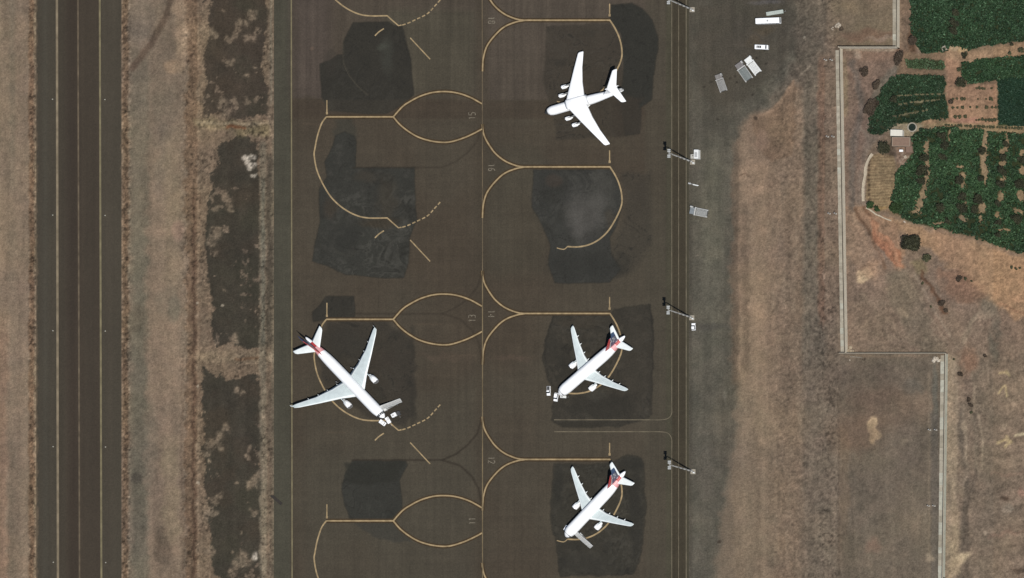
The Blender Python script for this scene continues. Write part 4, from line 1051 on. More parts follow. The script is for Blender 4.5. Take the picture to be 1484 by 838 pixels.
def van(px, py, rz, label):
    t = empty('minibus', P(px, py, .01), rz, label=label, cat='van')
    MB().box((0, 0, 1.25), (6.9, 2.3, 1.7), bev=.16).build('body', WHITE, t)
    MB().box((-1.15, 0, 2.13), (2.4, 1.2, .08), bev=.02).build('roof_rack', DKGREY, t)
    for x in (-1.7, -.9): MB().box((x, 0, 2.2), (.16, 1.3, .1)).build('rack_bar', WHITE2, t)
    MB().box((2.5, 0, 1.9), (.7, 1.9, .5), bev=.05).build('windscreen', GLASS, t)
    MB().box((2.95, 0, 1.2), (1.0, 2.2, 1.0), bev=.15).build('bonnet', WHITE2, t)
    for sg in (1, -1): MB().box((-.3, sg * 1.152, 1.6), (3.6, .03, .5)).build('side_window', GLASS, t)
    wheel_set(t, (2.2, -2.2), 1.02, .38)
van(1105.5, 69.2, heading(1, .04), 'white van with a dark roof rack, alone south of the bus')
loader(1092.5, 96, heading(.62, .82), 'white cargo loader, easternmost of the pair parked side by side', 10.2, 4.2, WHITE2, WHITE2, WHITE2)
loader(1079.5, 104.5, heading(.58, .84), 'grey cargo loader with dark green-grey deck, close beside the white one', 10.8, 4.6, mat("dull green deck", (.13, .15, .145), .7, 0, .15, 1), mat("weathered pale paint", (.37, .365, .35), .6, 0, .15, 1), mat("worn deck", (.15, .14, .135), .7, 0, .2, 1))
loader(1046.5, 121, heading(.33, .94), 'shorter grey cargo loader with a light cross beam, westernmost on the lot', 9.6, 4.0, mat("grey deck", (.2, .195, .185), .7, 0, .15, 1), mat("worn grey paint", (.28, .275, .26), .6, 0, .15, 1), mat("brown-grey deck", (.17, .16, .15), .7, 0, .2, 1))
loader(1014.5, 308, heading(1, .2), 'grey cargo loader standing alone beside the service road', 9.6, 4.1, GREY2, mat("chalky paint", (.38, .38, .36), .6, 0, .15, 1), mat("blue-grey deck", (.16, .18, .19), .7, 0, .15, 1))
# small shelter block and generator beside the second mast
t = empty('generator_container', P(1011.8, 224.6, 0), 0, label='white upright generator container beside the second light mast from the top', cat='generator')
MB().box((0, 0, 1.3), (2.3, 4.7, 2.4), bev=.05).build('housing', WHITE2, t)
MB().box((-.1, -.3, 2.53), (1.3, 2.6, .1)).build('roof_panel', GREY, t)
MB().box((0, 0, .06), (2.6, 5.0, .1)).build('plinth', CONC2, t)
t = empty('fuel_tank', P(1005.2, 227.4, 0), 0, label='squat pale fuel tank box west of the white generator container', cat='tank')
MB().box((0, 0, .9), (2.0, 2.3, 1.3), bev=.12).build('tank', mat("pale tank paint", (.36, .35, .31), .6, 0, .15, 1), t)
MB().disc((.3, .3, 1.6), .28, 'z', 12, .14).build('filler_cap', DKGREY, t)
MB().box((0, 0, .12), (2.2, 2.5, .24)).build('plinth', CONC2, t)
t = empty('tow_bar_cart', P(1005.5, 267.5, 0), heading(1, .22), label='slender tow bar on two wheels lying between the container and the lone cargo loader', cat='tow bar')
MB().tube((-2.8, 0, .45), (2.8, 0, .45), .11).tube((-2.8, 0, .45), (-1.6, .45, .45), .07).build('bar', WHITE2, t)
MB().box((1.2, -.15, .55), (2.8, .55, .28), bev=.05).build('axle_box', WHITE2, t); MB().box((-2.1, 0, .5), (1.3, .8, .2), bev=.05).build('hitch_head', GREY, t)
wheel_set(t, (1.3,), .5, .3, .18)
pickup(1006, 474, math.radians(92), 'small white car parked at the foot of the third light mast from the top', bed=False, L=3.7, W=1.9, cat='car')

# ------------------------------------------------------------------ light masts
def mast(px, py, label):
    t = empty('light_mast', P(px, py, 0), 0, label=label, cat='light mast', group='tall light masts along the service road')
    hgt = 26.6
    MB().box((0.1, -.1, .2), (2.6, 2.6, .4), bev=.1).build('concrete_base', CONC, t)
    MB().box((.9, -.7, .9), (.8, .7, 1.0), bev=.05).build('control_box', WHITE2, t)
    p = MB(); n = 12
    for i in range(n):
        z0 = .4 + i * (hgt - .4) / n; z1 = .4 + (i + 1) * (hgt - .4) / n
        r0 = .42 - .26 * i / n; r1 = .42 - .26 * (i + 1) / n
        p.tube((0, 0, z0), (0, 0, z1), r0, r1, 10, 0 if (i % 2 == 0 or i > 8) else 1, caps=(i in (0, n - 1)))
    po = p.build('pole', [mat("banded pole white", (.55, .54, .50), .5, 0, .1, 1), mat("banded pole dark", (.10, .09, .08), .6, 0, .1, 1)], t)
    la = MB()
    for i in range(60): la.box((.5, 0, 1 + i * .42), (.05, .45, .04))
    la.box((.5, .24, 13.5), (.05, .05, 25.5)).box((.5, -.24, 13.5), (.05, .05, 25.5)); la.build('ladder', GREY, po)
    fr = MB()
    fr.box((0, 0, hgt + .1), (.5, 3.9, .25)).box((0, 0, hgt + .7), (.3, 3.6, .2)); fr.tube((0, 0, hgt), (0, 0, hgt + 1.2), .12); fr.build('head_frame', GREY2, t)
    for sg in (1, -1):
        for k, (dx, dy) in enumerate(((-.45, 1.0), (.35, 1.0), (-.45, 1.9), (.35, 1.9))):
            MB().box((dx, sg * dy, hgt + .62), (.72, .72, .6), bev=.08).build('floodlight', mat("pale lamp housing", (.34, .35, .34), .6, 0, .1, 1), t)
    return t
for (mx_, my_), nm in zip(((1003, 14), (1003.6, 235), (1002.5, 460.5), (1004.2, 683.5)), ('northernmost, beside the lot of parked equipment', 'second from the top, beside the white container', 'third from the top, beside the white car', 'southernmost, below the cut-through lane')):
    mast(mx_, my_, 'tall banded light mast with two lamp clusters, ' + nm)

# ------------------------------------------------------------------ runway edge lights
def edge_light(px, py, label):
    t = empty('runway_light', P(px, py, .02), 0, label=label, cat='runway light', group='small lights along the runway edges')
    MB().disc((0, 0, .03), .32, 'z', 12, .05).build('base_plate', mat("light base", (.28, .26, .20), .7, 0, .1, 2), t)
    MB().tube((0, 0, .05), (0, 0, .35), .08).build('stem', mat("yellow stem", (.5, .38, .08), .5), t)
    MB().loft([ring_z(0, 0, z, r) for z, r in ((.35, .16), (.5, .17), (.58, .1))]).build('lamp', GREY, t)
def ring_z(x, y, z, r, n=12): return [(x + r * math.cos(2 * math.pi * i / n), y + r * math.sin(2 * math.pi * i / n), z) for i in range(n)]
ordn = ['topmost', 'second from the top', 'third from the top', 'fourth from the top', 'bottom one']
for k, yy in enumerate((144, 312, 479.5, 647.5, 815)):
    edge_light(76.3 + k * .3, yy, 'tiny runway light west of the tan edge line, ' + ordn[k])
    edge_light(152.2 + k * .3, yy + .5, 'tiny runway light east of the olive edge line, ' + ordn[k])

# ------------------------------------------------------------------ perimeter wall, path and posts
WM = mat("cream wall", alb(222, 212, 190), .9, 0, .1, .35)
WM2 = mat("greenish wall", alb(196, 196, 178), .9, 0, .12, .3)
WM3 = mat("weathered dark wall", alb(146, 130, 112), .9, 0, .12, .35)
segs = [((1303.8, -60), (1303.3, 70.5), WM), ((1220.8, 70.5), (1303.3, 70.5), WM), ((1220.8, 70.5), (1228.3, 512.5), WM), ((1219, 513), (1373.6, 513), WM3), ((1373.4, 513), (1369.3, 838), WM2), ((1369.3, 838), (1368.6, 900), WM2)]
wt = empty('perimeter_wall', P(1228, 512), 0, label='long stepped concrete perimeter wall running between the airfield and the farmland', cat='wall')
ox_, oy_, _ = P(1228, 512)
def along(a, b, w_, z0, z1, mb, inset=0.0, off=0.0):
    A = Vector(P(*a)); B = Vector(P(*b)); d = (B - A).normalized(); n = Vector((-d.y, d.x, 0))
    A = A + d * inset - Vector((ox_, oy_, 0)); B = B - d * inset - Vector((ox_, oy_, 0)); q = []
    for z in (z0, z1):
        for p_, s_ in ((A, 1), (A, -1), (B, -1), (B, 1)): q.append(tuple(p_ + n * (off + s_ * w_ / 2) + Vector((0, 0, z))))
    mb.add(q, [[0, 1, 5, 4], [1, 2, 6, 5], [2, 3, 7, 6], [3, 0, 4, 7], [4, 5, 6, 7], [3, 2, 1, 0]])
for i, (a, b, m_) in enumerate(segs):
    wh = 4.7 if i == 1 else 2.85; mb = MB(); along(a, b, .25, 0, wh, mb, .14 if i % 2 == 1 else 0); wo = mb.build('wall_panel', m_, wt)
    mb = MB(); along(a, b, .36, wh + .002, wh + .11, mb, .20 if i % 2 == 1 else 0); mb.build('coping', mat('dusty coping', alb(176, 166, 146), .9, 0, .12, .5), wo)
    mb = MB(); A, B = np.array(a), np.array(b); n = int(np.hypot(*(B - A)) * S / 4.0)
    for k in range(n + 1):
        c_ = A + (B - A) * k / n; v = P(*c_); mb.box((v[0] - ox_, v[1] - oy_, (wh + .05) / 2), (.42, .42, wh + .05 + .004 * (k % 3)))
    mb.build('pilasters', m_, wo)
for o in [o for o in bpy.data.objects if o.parent == wt]: pass
# concrete patrol path west of the wall
for k, (a, b) in enumerate((((1296.2, -60), (1296.2, 68)), ((1213.2, 73), (1220.7, 511)), ((1366, 515), (1362.2, 838)), ((1362.2, 838), (1361.8, 900)))):
    mb = MB(); A, B = np.array(a, float), np.array(b, float); n = max(1, int(np.hypot(*(B - A)) * S / 3.2)); 
    for i in range(n):
        c0 = A + (B - A) * (i + .006) / n; c1 = A + (B - A) * (i + .994) / n; w_ = 4.9 if k < 2 else 5.4
        j = rng.uniform(-.15, .15)
        q = [P(c0[0] - w_ / 2 + j, c0[1], .03), P(c0[0] + w_ / 2, c0[1], .03), P(c1[0] + w_ / 2, c1[1], .03), P(c1[0] - w_ / 2 + j, c1[1], .03)]
        mb.add(q, [[3, 2, 1, 0]], mi=(2 if rng.random() < (.12 if k < 2 else .5) else int(rng.random() < .3)))
    tag(mb.build('path', [mat("path slab", alb(178, 170, 152), .9, 0, .2, .5), mat("path slab stained", alb(164, 156, 138), .9, 0, .14, .6), mat("path slab chalky", alb(186, 184, 168), .9, 0, .2, .5)]), kind='structure')

def fence_post(px, py, label):
    t = empty('marker_post', P(px, py, 0), 0, label=label, cat='post', group='low marker posts in pairs beside the wall')
    MB().box((0, 0, .2), (.95, .75, .4), bev=.08).build('footing', mat("whitewashed block", (.30, .28, .24), .9, 0, .1, 1), t)
    MB().tube((0, 0, .4), (0, 0, 2.3), .09).build('post', CONC2, t)
    MB().box((0, 0, 2.42), (.42, .5, .28), bev=.05).build('lamp', GREY, t)
for k, (xa_, xb_, yy) in enumerate(((1197.5, 1206, 87.5), (1200.5, 1208.5, 198.5), (1203, 1212, 310), (1348.3, 1357.3, 623.5), (1346.8, 1354.8, 733.5))):
    nm = ('just below the north corner of the wall', 'level with the farmhouse', 'level with the south edge of the orchard', 'in the south-east, the upper pair', 'in the south-east, the lower pair')[k]
    fence_post(xa_, yy, 'low whitewashed post, western one of its pair, ' + nm)
    fence_post(xb_, yy, 'low whitewashed post, eastern one of its pair, ' + nm)

# ------------------------------------------------------------------ farm: house, walls, cistern
hx, hy, _ = P(1309.5, 207)
t = empty('farm_house', (hx, hy, 0), heading(1, .01), label='flat-roofed brown mud house with parapet in the farm yard', cat='house')
MB().box((0, 0, 1.5), (9.4, 4.6, 3.0)).build('wall', mat("mud wall", alb(150, 124, 104), .95, 0, .12, .8), t)
MB().box((-.2, .05, 3.05), (8.9, 4.2, .12)).build('roof', mat("mud roof", alb(141, 116, 99), .95, 0, .1, .9), t)
pr = MB(); pr.box((4.56, 0, 3.16), (.3, 4.7, .32)).box((-4.56, 0, 3.16), (.3, 4.7, .32)).box((0, 2.22, 3.14), (8.8, .25, .28)).box((0, -2.22, 3.14), (8.8, .25, .28)); pr.build('parapet', mat("plastered parapet", alb(168, 150, 130), .9, 0, .1, 1), t)
d = MB().box((-2.8, -2.32, 1.0), (1.0, .06, 2.0)).build('door', DKGREY, t); MB().box((-2.45, -2.37, 1.0), (.06, .06, .2)).build('handle', METAL, d)
for x in (.2, 2.6): MB().box((x, -2.32, 1.7), (.8, .06, .8)).build('window', GLASS, t)
t = empty('white_shed', P(1302, 193.8, 0), heading(1, .03), label='bright white flat-roofed shed north of the brown mud house', cat='shed')
MB().box((0, 0, 1.2), (6.0, 3.0, 2.4)).build('wall', mat("whitewash", (.42, .41, .37), .9, 0, .08, 1), t)
MB().box((0, 0, 2.46), (6.3, 3.3, .14), bev=.03).build('roof', mat("white sheet roof", alb(235, 231, 216), .6, 0, .06, .8), t)
MB().box((1.5, -1.52, 1.0), (.9, .06, 1.9)).build('door', DKGREY, t)
t = empty('lean_to_shed', P(1319.5, 217.3, 0), 0, label='low brown annexe joined to the south side of the mud house yard', cat='shed')
MB().box((0, 0, .9), (3.2, 3.2, 1.8)).build('wall', mat("mud wall", (0, 0, 0)), t)
MB().box((0, 0, 1.86), (3.5, 3.4, .12)).build('roof', mat("old boards", alb(132, 108, 92), .9, 0, .15, 1), t)
t = empty('white_crate', P(1307, 219, 0), 0, label='small white box standing south of the mud house', cat='box')
MB().box((0, 0, .5), (1.7, 1.0, .9), bev=.04).build('box', WHITE2, t); MB().box((0, 0, .99), (1.8, 1.1, .08)).build('lid', WHITE, t)
t = empty('white_crate', P(1313, 228, 0), .4, label='pale box among the rubble at the south end of the farm yard', cat='box')
MB().box((0, 0, .45), (1.3, 1.5, .8), bev=.04).build('box', mat("pale box", alb(186, 170, 148), .9), t); MB().box((0, 0, .9), (1.4, 1.6, .06)).build('lid', mat("pale box", (0, 0, 0)), t)
t = empty('round_cistern', P(1322.6, 184.8, 0), 0, label='round concrete-rimmed water cistern with dark water beside the white shed', cat='cistern')
rw = MB(); n = 28
rw.loft([ring_z(0, 0, 0, 2.5, n), ring_z(0, 0, .7, 2.5, n), ring_z(0, 0, .7, 1.95, n), ring_z(0, 0, .05, 1.95, n)], caps=False, smooth=False).build('rim', CONC, t)
MB().disc((0, 0, .25), 1.96, 'z', n, .1).build('water', mat("dark water", (.015, .022, .015), .12, 0, .2, 1), t)
def stone_wall(name, pts, w_, h_, label, m_):
    q = smooth(pts, 4); mb = MB(); rings = []
    c0 = P(*q[0])
    V = [Vector(P(*p_)) - Vector(c0) for p_ in q]
    for i, v in enumerate(V):
        d = (V[min(i + 1, len(V) - 1)] - V[max(i - 1, 0)]).normalized(); n_ = Vector((-d.y, d.x, 0)); k = w_ / 2 * random.uniform(.75, 1.2); hh = h_ * random.uniform(.8, 1.15)
        rings.append([tuple(v + n_ * k), tuple(v + n_ * k * .8 + Vector((0, 0, hh))), tuple(v - n_ * k * .8 + Vector((0, 0, hh * .95))), tuple(v - n_ * k)])
    mb.loft(rings, smooth=False)
    o = mb.build(name, m_, None, c0); return tag(o, label=label, cat='wall')
SW = mat("pale stone", alb(196, 182, 158), .95, 0, .15, 1.2)
stone_wall('stone_wall', [(1264.5, 223), (1258.5, 232.5), (1255, 243), (1254, 255), (1251.5, 268), (1251, 280), (1251.5, 292)], 1.5, .8, 'pale curved dry-stone wall along the west side of the ploughed plot', SW)
stone_wall('stone_wall', [(1255.5, 301.5), (1262, 305), (1270, 311), (1275, 313), (1283, 317), (1292, 320)], .9, .5, 'short broken pale stone wall south of the ploughed plot', SW)
stone_wall('stone_wall', [(1232, 517), (1240, 517.5), (1250, 518.5)], .5, .4, 'low line of loose stones just below the middle stretch of perimeter wall', CONC2)

# ------------------------------------------------------------------ stones, heaps and odd things
def heap(name, px, py, r, h_, label, cat, m_, n=9, seed=1, sx=1, sy=1, rz=0):
    rnd = random.Random(seed); mb = MB()
    for i in range(n):
        a = rnd.uniform(0, 6.28); d = r * math.sqrt(rnd.random()) * .75; s_ = r * rnd.uniform(.25, .55)
        cx, cy = d * math.cos(a) * sx, d * math.sin(a) * sy; hh = h_ * rnd.uniform(.5, 1)
        rings = []
        for z, k in ((0, 1), (.45, .85), (.85, .5), (1, .12)):
            rings.append([(cx + s_ * k * math.cos(2 * math.pi * j / 8) * rnd.uniform(.75, 1.2), cy + s_ * k * math.sin(2 * math.pi * j / 8) * rnd.uniform(.75, 1.2), hh * z) for j in range(8)])
        mb.loft(rings, smooth=False)
    o = mb.build(name, m_, None, P(px, py, 0), rz); return tag(o, label=label, cat=cat)
RUB = mat("pale rubble", alb(186, 174, 156), .95, 0, .15, 1.5)
heap('rubble_heap', 1213.5, 37.5, 1.6, .9, 'pale rubble heap at the north end of the track, beside a dark mound', 'rubble', RUB, 8, 3, 1.3, .8, .7)
heap('spoil_mound', 1219.5, 42, 1.3, 1.0, 'small dark mound just east of the pale rubble heap in the north', 'mound', mat("dark earth", alb(74, 62, 50), .95, 0, .2, 1.5), 6, 5)
heap('stone_block', 1206.5, 41.5, .9, .5, 'small pale stones west of the pale rubble heap in the north', 'stones', RUB, 4, 6)
heap('rubble_heap', 1357.5, 521.5, 1.9, 1.3, 'white rubble heap in the inside corner of the perimeter wall', 'rubble', mat("white rubble", alb(205, 194, 176), .95, 0, .15, 1.5), 14, 8, 1.2, .8)
heap('rubble_heap', 1233, 508, 1.8, .7, 'low pale sand heap against the wall corner, north side', 'sand heap', mat("pale sand", alb(174, 158, 134), .95, 0, .1, 1), 9, 9, 1.4, 1.2)
heap('stone_block', 1232.5, 521, .8, .5, 'white stone lying below the south-west corner of the middle wall', 'stone', RUB, 2, 10)
heap('stone_block', 1311.5, 321.5, .8, .6, 'white stone on the path at the south-west tip of the orchard', 'stone', mat("white stone", alb(215, 205, 190), .95), 2, 11)
heap('spoil_mound', 1252.5, 521, .9, .4, 'small dark mound below the middle stretch of wall', 'mound', mat("dark earth", (0, 0, 0)), 4, 12, 1.5, .7)
heap('rubble_heap', 1401, 68.5 + 4, 1.3, .6, 'pale heap of dirt by the garden track between the north fields', 'dirt heap', mat("straw dirt", alb(180, 156, 120), .95, 0, .1, 1), 6, 15)
t = empty('well_frame', P(1369, 71, 0), .5, label='square pale well curb at the edge of the large north field', cat='well')
w4 = MB(); w4.box((0, 1.0, .4), (2.6, .5, .8)).box((0, -1.0, .4), (2.6, .5, .8)).box((1.05, 0, .39), (.5, 1.5, .78)).box((-1.05, 0, .39), (.5, 1.5, .78)); w4.build('curb', CONC, t)
MB().box((0, 0, .2), (1.6, 1.5, .3)).build('cover', mat("mud roof", (0, 0, 0)), t)
# dark trench cover by the apron edge
t = empty('drain_cover', P(401.5, 725, .0), heading(15, 13), label='long dark drain cover lying diagonally on the west edge of the apron', cat='drain')
q = MB(); q.box((0, 0, .14), (6.6, 1.5, .2), bev=.05); q.box((-3.4, -.3, .13), (1.2, .9, .18), .3); q.build('grate', mat('rusty dark iron', (.022, .018, .014), .9, 0, .2, 2), t)
b = MB()
for i in range(9): b.box((-2.8 + i * .7, 0, .26), (.12, 1.3, .05))
b.build('bars', mat('rusty dark iron', (0, 0, 0)), t)

# ------------------------------------------------------------------ vegetation
def leaf_mesh(name, cen, size, nrm_up, cols, material, parent=None, loc=None):
    """cloud of small leaf-clump quads, each facing its own way"""
    n = len(cen); r_ = rng.normal(size=(n, 3)); r_[:, 2] = np.abs(r_[:, 2]) + nrm_up
    r_ /= np.linalg.norm(r_, axis=1)[:, None]
    a = np.cross(r_, rng.normal(size=(n, 3))); a /= np.linalg.norm(a, axis=1)[:, None]; b = np.cross(r_, a)
    s_ = size[:, None]; el = rng.uniform(.6, 1.1, (n, 1))
    V = np.stack([cen + a * s_ + b * s_ * el * .3, cen + b * s_ * el, cen - a * s_ * .9, cen - b * s_ * el], 1).reshape(-1, 3).astype(np.float32)
    me = bpy.data.meshes.new(name); me.vertices.add(4 * n); me.vertices.foreach_set("co", V.ravel())
    me.loops.add(4 * n); me.loops.foreach_set("vertex_index", np.arange(4 * n, dtype=np.int32))
    me.polygons.add(n); me.polygons.foreach_set("loop_start", np.arange(0, 4 * n, 4, dtype=np.int32)); me.polygons.foreach_set("loop_total", np.full(n, 4, dtype=np.int32))
    me.update(calc_edges=True)
    at = me.color_attributes.new("tint", 'FLOAT_COLOR', 'POINT')
    c4 = np.concatenate([np.repeat(cols, 4, 0), np.ones((4 * n, 1))], 1).astype(np.float32); at.data.foreach_set("color", c4.ravel())
    me.materials.append(material)
    o = bpy.data.objects.new(name, me); COL.objects.link(o)
    if parent: o.parent = parent
    if loc: o.location = loc
    return o
LEAF = attr_mat("leaves", 2.0, .3, .75, .2, .15, (1, 1, 1), .25)

def scatter(poly, dens):
    xs = [p[0] for p in poly]; ys = [p[1] for p in poly]
    x0, x1, y0, y1 = min(xs), max(xs), min(ys), max(ys)
    n = int((x1 - x0) * (y1 - y0) * S * S * dens)
    x = rng.uniform(x0, x1, n); y = rng.uniform(y0, y1, n)
    w1 = fbm(x, y, 9, 511, 3); w2 = fbm(x, y, 9, 521, 3)
    k = poly_sd(x + w1 * 3, y + w2 * 3, poly) > 0
    return x[k], y[k]
def crop(key, dens, hmin, hmax, c_dark, c_pale, bare, bush=6.0, size=(.22, .5), label_name='crop_rows', rowfn=None):
    x, y = scatter(FIELDS[key], dens)
    cl = fbm(x, y, bush, 531, 2, gain=.7); bg_ = fbm(x, y, 40, 541, 3)
    keep = (cl + bg_ * .5) > bare
    if key == 'orchard':
        for (gx_, gy_, rx, ry) in GAPS:
            rx *= 1.2; ry *= 1.15
            keep &= np.hypot((x + fbm(x, y, 6, 551, 2) * 2 - gx_) / rx, (y + fbm(x, y, 6, 561, 2) * 2 - gy_) / ry) > .85
    if rowfn is not None: keep &= rowfn(x, y)
    x, y, cl, bg_ = x[keep], y[keep], cl[keep], bg_[keep]
    top = hmin + (hmax - hmin) * np.clip((cl + .6) / 1.4, 0, 1)
    z = top * rng.uniform(.25, 1, len(x)) ** .6
    cen = np.stack([(x - 742) * S, (419 - y) * S, z], 1)
    t = np.clip(.42 + bg_ * .35 + cl * .25 + rng.normal(size=len(x)) * .28, 0, 1)[:, None]
    cols = (np.array(c_dark) * (1 - t) + np.array(c_pale) * t) * .76  # leaf colour runs from dark to pale green with the clumps
    pale = rng.random(len(x)) < .09
    cols[pale] = cols[pale] * 1.9 + .02
    o = leaf_mesh(label_name, cen, rng.uniform(size[0], size[1], len(x)), .6, cols, LEAF)
    return tag(o, kind='stuff')
GD, GLt = (.010, .027, .011), (.034, .076, .032)
crop('north', 9, .3, 2.2, GD, GLt, -.95, 6, (.3, .62))
crop('east', 9, .3, 2.0, (.011, .032, .012), (.040, .086, .034), -.9, 7, (.3, .6))
crop('smooth', 14, .25, .5, (.008, .027, .013), (.013, .040, .019), -5, 6, (.3, .5))
crop('strip', 7, .2, 1.2, (.035, .060, .028), (.07, .115, .05), -.6, 5, (.25, .5))
def rws(x, y):
    r_ = np.zeros(len(x), bool)
    for (ax, ay, bx, by) in ((1300,139,1371,136),(1300,152,1340,147),(1292,170,1345,160),(1318,149,1362,145)):
        t = np.clip((x - ax) / (bx - ax), 0, 1); yy = ay + (by - ay) * t
        r_ |= (np.abs(y - yy) < 1.3) & (x > ax) & (x < bx) & (np.sin(x * .8) > -.85)
    return ~r_
crop('middle', 9, .3, 1.8, (.010, .025, .011), (.029, .064, .027), -.95, 6, (.3, .58), rowfn=rws)
crop('orchard', 9, .4, 2.6, (.011, .029, .012), (.041, .088, .034), -.62, 7, (.3, .6))

BARK = mat("bark", (.12, .08, .05), .9, 0, .2, 3)
def tree(px, py, r, hgt, kind, label, rx=1.0, ry=1.0, rz=0.0, cat='tree', group=None, dens=1.0):
    t = empty({'leafy': 'broadleaf_tree', 'dark': 'orchard_tree', 'brown': 'dry_bush', 'shrub': 'shrub'}[kind], P(px, py, 0), rz, label=label, cat=cat, group=group)
    R = r * S
    tr = MB(); th = hgt * .35
    tr.tube((0, 0, 0), (0, 0, th), max(.09, R * .07), max(.06, R * .05), 7)
    rr = random.Random(int(px * 7 + py))
    for i in range(6):
        a = i * 1.05 + rr.uniform(-.3, .3); tr.tube((0, 0, th * rr.uniform(.7, 1)), (R * .6 * math.cos(a) * rx, R * .6 * math.sin(a) * ry, hgt * rr.uniform(.55, .85)), max(.05, R * .03), .02, 5)
    tr.build('trunk', BARK, t)
    n = int((60 + 55 * R * R) * dens * 2.2); nl = max(5, int(4 + R * 2.6))
    lob = [(rr.uniform(-.62, .62) * R * rx, rr.uniform(-.62, .62) * R * ry, hgt * rr.uniform(.45, .8), R * rr.uniform(.32, .55)) for _ in range(nl)] + [(0, 0, hgt * .7, R * .6)]
    L_ = np.array(lob); pick = rng.integers(0, len(lob), n); d = rng.normal(size=(n, 3)); d /= np.linalg.norm(d, axis=1)[:, None]
    rad = rng.uniform(.2, 1.25, n) ** .7
    cen = L_[pick, :3] + d * (L_[pick, 3] * rad)[:, None] * np.array([rx, ry, .85]); cen[:, 2] = np.clip(cen[:, 2], .12, hgt * 1.05)
    pal = {'leafy': ((.020, .040, .012), (.045, .08, .028)), 'dark': ((.024, .025, .014), (.056, .058, .030)), 'brown': ((.050, .036, .025), (.085, .065, .045)), 'shrub': ((.045, .050, .026), (.09, .09, .045))}[kind]
    lt = (rng.random(len(lob)))[pick]; q = np.clip(lt * .7 + rng.normal(size=n) * .2, 0, 1)[:, None]
    cols = (np.array(pal[0]) * (1 - q) + np.array(pal[1]) * q) * .85
    sz = rng.uniform(.16, .36, n) * min(1.25, .6 + R * .18)
    leaf_mesh('crown', cen, sz, .3, cols, LEAF, t)
    return t
# brown bushes in the yard
tree(1304, 85, 8.2, 2.6, 'brown', 'oval dry brown bush near the wall corner, northernmost of four', .65, 1.4, -.35, 'bush', 'dry bushes in the yard west of the gardens', 2)
tree(1254.5, 105, 6.8, 2.4, 'brown', 'rounded dry brown bush standing farthest west in the yard', .9, .95, 0, 'bush', 'dry bushes in the yard west of the gardens', 2)
tree(1271, 124.5, 7.4, 2.6, 'brown', 'oval dry brown bush touching the west edge of the middle garden, upper of two', .65, 1.35, -.5, 'bush', 'dry bushes in the yard west of the gardens', 2)
tree(1263, 157, 10, 2.8, 'brown', 'largest dry brown bush in the yard, west of the middle garden', .8, 1.35, -.5, 'bush', 'dry bushes in the yard west of the gardens', 2)
tree(1323.5, 352, 13.2, 5.5, 'dark', 'big round dark tree standing alone on sandy ground south of the orchard', 1, .92, 0, 'tree', None, 2.2)
tree(1345.5, 374.5, 6.5, 3, 'shrub', 'brownish shrub just south-east of the big round tree', .9, 1.1, 0, 'shrub', None, 1.5)
for px, py, r, lb in ((1391, 404.5, 5, 'dull green shrub on the sandy slope, the western one of a short row'), (1400, 404, 2.6, 'small round shrub in the middle of the short row on the sandy slope'), (1409, 407.5, 2.0, 'tiny shrub at the east end of the short row on the sandy slope'),
                      (1367.5, 439.5, 5.2, 'dark shrub in the gully below the sandy slope, upper and larger of two'), (1371.5, 451, 3.6, 'dark shrub in the gully below the sandy slope, lower and smaller of two'), (1338, 411, 2.2, 'little shrub beside the diagonal track south of the big round tree'),
                      (1350, 444.5, 1.9, 'tiny shrub west of the gully'), (1393, 542.5, 4.6, 'dark shrub east of the wall corner in the south-east'), (1406, 579.5, 4.0, 'dark shrub at the north end of the bushy strip east of the long wall'),
                      (1408.5, 588, 4.0, 'dark shrub in the middle of the bushy strip east of the long wall'), (1409, 598, 2.6, 'slender dark shrub at the south end of the bushy strip east of the long wall'), (1429, 516.5, 3.4, 'small brown shrub on reddish ground east of the wall corner'),
                      (1467, 388, 2.3, 'tiny shrub in the east sand, first of a row of three'), (1473, 390, 2.4, 'tiny shrub in the east sand, middle of a row of three'), (1479, 389, 2.2, 'tiny shrub in the east sand, last of a row of three'), (1383.5, 521, 1.8, 'tiny shrub just east of the wall corner')):
    tree(px, py, r, .5 + r * .34, 'brown' if py > 400 and r > 3 else 'shrub', lb, random.uniform(.8, 1.1), random.uniform(.8, 1.1), 0, 'shrub', 'shrubs scattered on the dry ground', 1.3)
# trees of the farm yard and gardens
for px, py, r, k, lb in ((1281, 214, 8, 'dark', 'dark tree between the mud house and the yard path'), (1299, 301, 9, 'leafy', 'broad green tree at the south-east corner of the ploughed plot'),
                         (1260, 297, 6, 'leafy', 'green tree at the south-west corner of the ploughed plot'), (1270, 303, 5, 'leafy', 'low green tree between the two trees south of the ploughed plot'),
                         (1392, 119.5, 7.5, 'dark', 'dark tree at the north-west corner of the sandy nursery plot'), (1396.5, 79.5, 5, 'dark', 'small dark tree on the track below the large north field'),
                         (1389.5, 101, 4, 'shrub', 'brownish tree at the west end of the east garden'), (1464.5, 64, 3.2, 'dark', 'small dark tree on the sandy strip south of the large north field'), (1462, 77, 3.2, 'shrub', 'scrubby tree on the sandy strip, north-west of its twin near the photo edge'),
                         (1478, 73, 5, 'shrub', 'scrubby tree on the sandy strip close to the right edge of the photo'), (1294, 143.5, 6, 'dark', 'dark tree rising inside the middle garden'), (1376.5, 148, 4, 'brown', 'reddish-brown bush on the east edge of the middle garden'),
                         (1322, 60, 7, 'brown', 'brown bare tree at the west edge of the large north field'), (1385, 18, 6, 'dark', 'dark tree in the large north field, upper one'), (1382, 33, 7, 'dark', 'dark tree in the large north field, middle one'), (1380, 45, 6, 'dark', 'dark tree in the large north field, lower one')):
    tree(px + 3, py + 1, r, 1.4 + r * .32, k, lb, random.uniform(.85, 1.1), random.uniform(.85, 1.1), 0, 'tree', 'trees around the farm yard and gardens', 1.4)
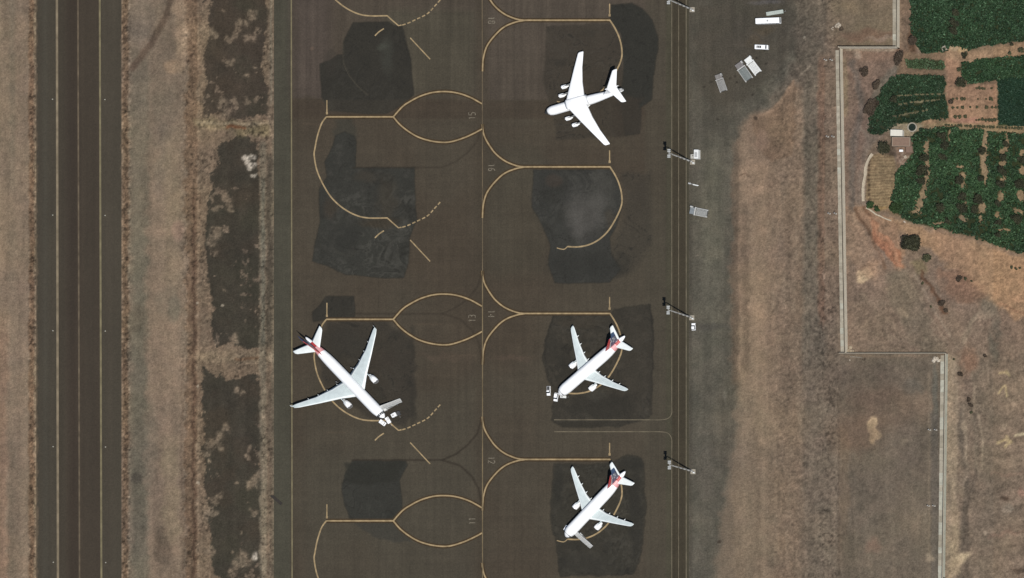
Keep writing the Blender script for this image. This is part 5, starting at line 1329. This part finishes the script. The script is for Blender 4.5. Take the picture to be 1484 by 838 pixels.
ORCH = [[(1364,197,6),(1368,210,7),(1365,228,6),(1361,301,7),(1371,320,4)], [(1339,230,7),(1335.5,247,7),(1333,262,6)], [(1390,261,7),(1393,284,7),(1393.5,301,7)], [(1421,219,6),(1420,260,5),(1417,288,8),(1412,304,6)],
        [(1456,209,5),(1452.5,229,6),(1451,248,7),(1450,268,6),(1446,296,5),(1446,322,5),(1445,341,5)], [(1480,232,6),(1477.5,267,8),(1472,318,7)]]
colname = ['second column from the west', 'westernmost column', 'third column from the west', 'fourth column from the west', 'fifth column from the west', 'easternmost column']
ords = ['northernmost', 'second from the north', 'third from the north', 'fourth from the north', 'fifth from the north', 'sixth from the north', 'seventh from the north']
for ci, colm in enumerate(ORCH):
    for k, (px, py, r) in enumerate(colm):
        tree(px + 4, py + 1, r, 3.2 + r * .12, 'dark', 'dark orchard tree in the %s, %s' % (colname[ci], ords[k]), random.uniform(.85, 1.15), random.uniform(.85, 1.15), 0, 'tree', 'dark trees standing in the orchard', 1.2)
# small plants of the nursery plot
proto = tree(1437, 143.8, 3.2, 1.1, 'shrub', 'small young bush in the second row of the sandy nursery plot, eastmost', 1, 1, 0, 'bush', 'young bushes of the sandy nursery plot', 1)
nth = ['first', 'second', 'third', 'fourth', 'fifth', 'sixth', 'seventh', 'eighth', 'ninth', 'tenth', 'eleventh', 'twelfth', 'thirteenth', 'fourteenth', 'fifteenth', 'sixteenth', 'seventeenth', 'eighteenth', 'nineteenth', 'twentieth', 'twenty-first', 'twenty-second', 'twenty-third', 'twenty-fourth', 'twenty-fifth']
for rn, yy, xs in (('top', 128.5, (1415, 1419.5, 1424, 1427, 1437)), ('second', 143.8, (1381, 1387, 1394, 1398, 1417, 1429)), ('third', 156, (1381, 1387.5, 1395, 1406, 1416, 1430, 1438, 1443)),
                   ('fourth', 169.5, (1384.5, 1391, 1399)), ('fifth', 174, (1415, 1419, 1424, 1429, 1434, 1438, 1442))):
    for k, xx in enumerate(xs):
        dup(proto, xx + .5, yy + random.uniform(-.6, .6), random.uniform(0, 6), 'small young bush in the %s row of the sandy nursery plot, %s from the west' % (rn, nth[k]), random.uniform(.45, .95))
for k, xx in enumerate(np.linspace(1371, 1482, 25)):
    dup(proto, float(xx) + random.uniform(-1, 1), 181.3 + (xx - 1370) * .045, random.uniform(0, 6), 'small bush in the hedge row along the farm lane, %s from the west' % nth[k], random.uniform(.5, .85))['group'] = 'hedge bushes along the farm lane'
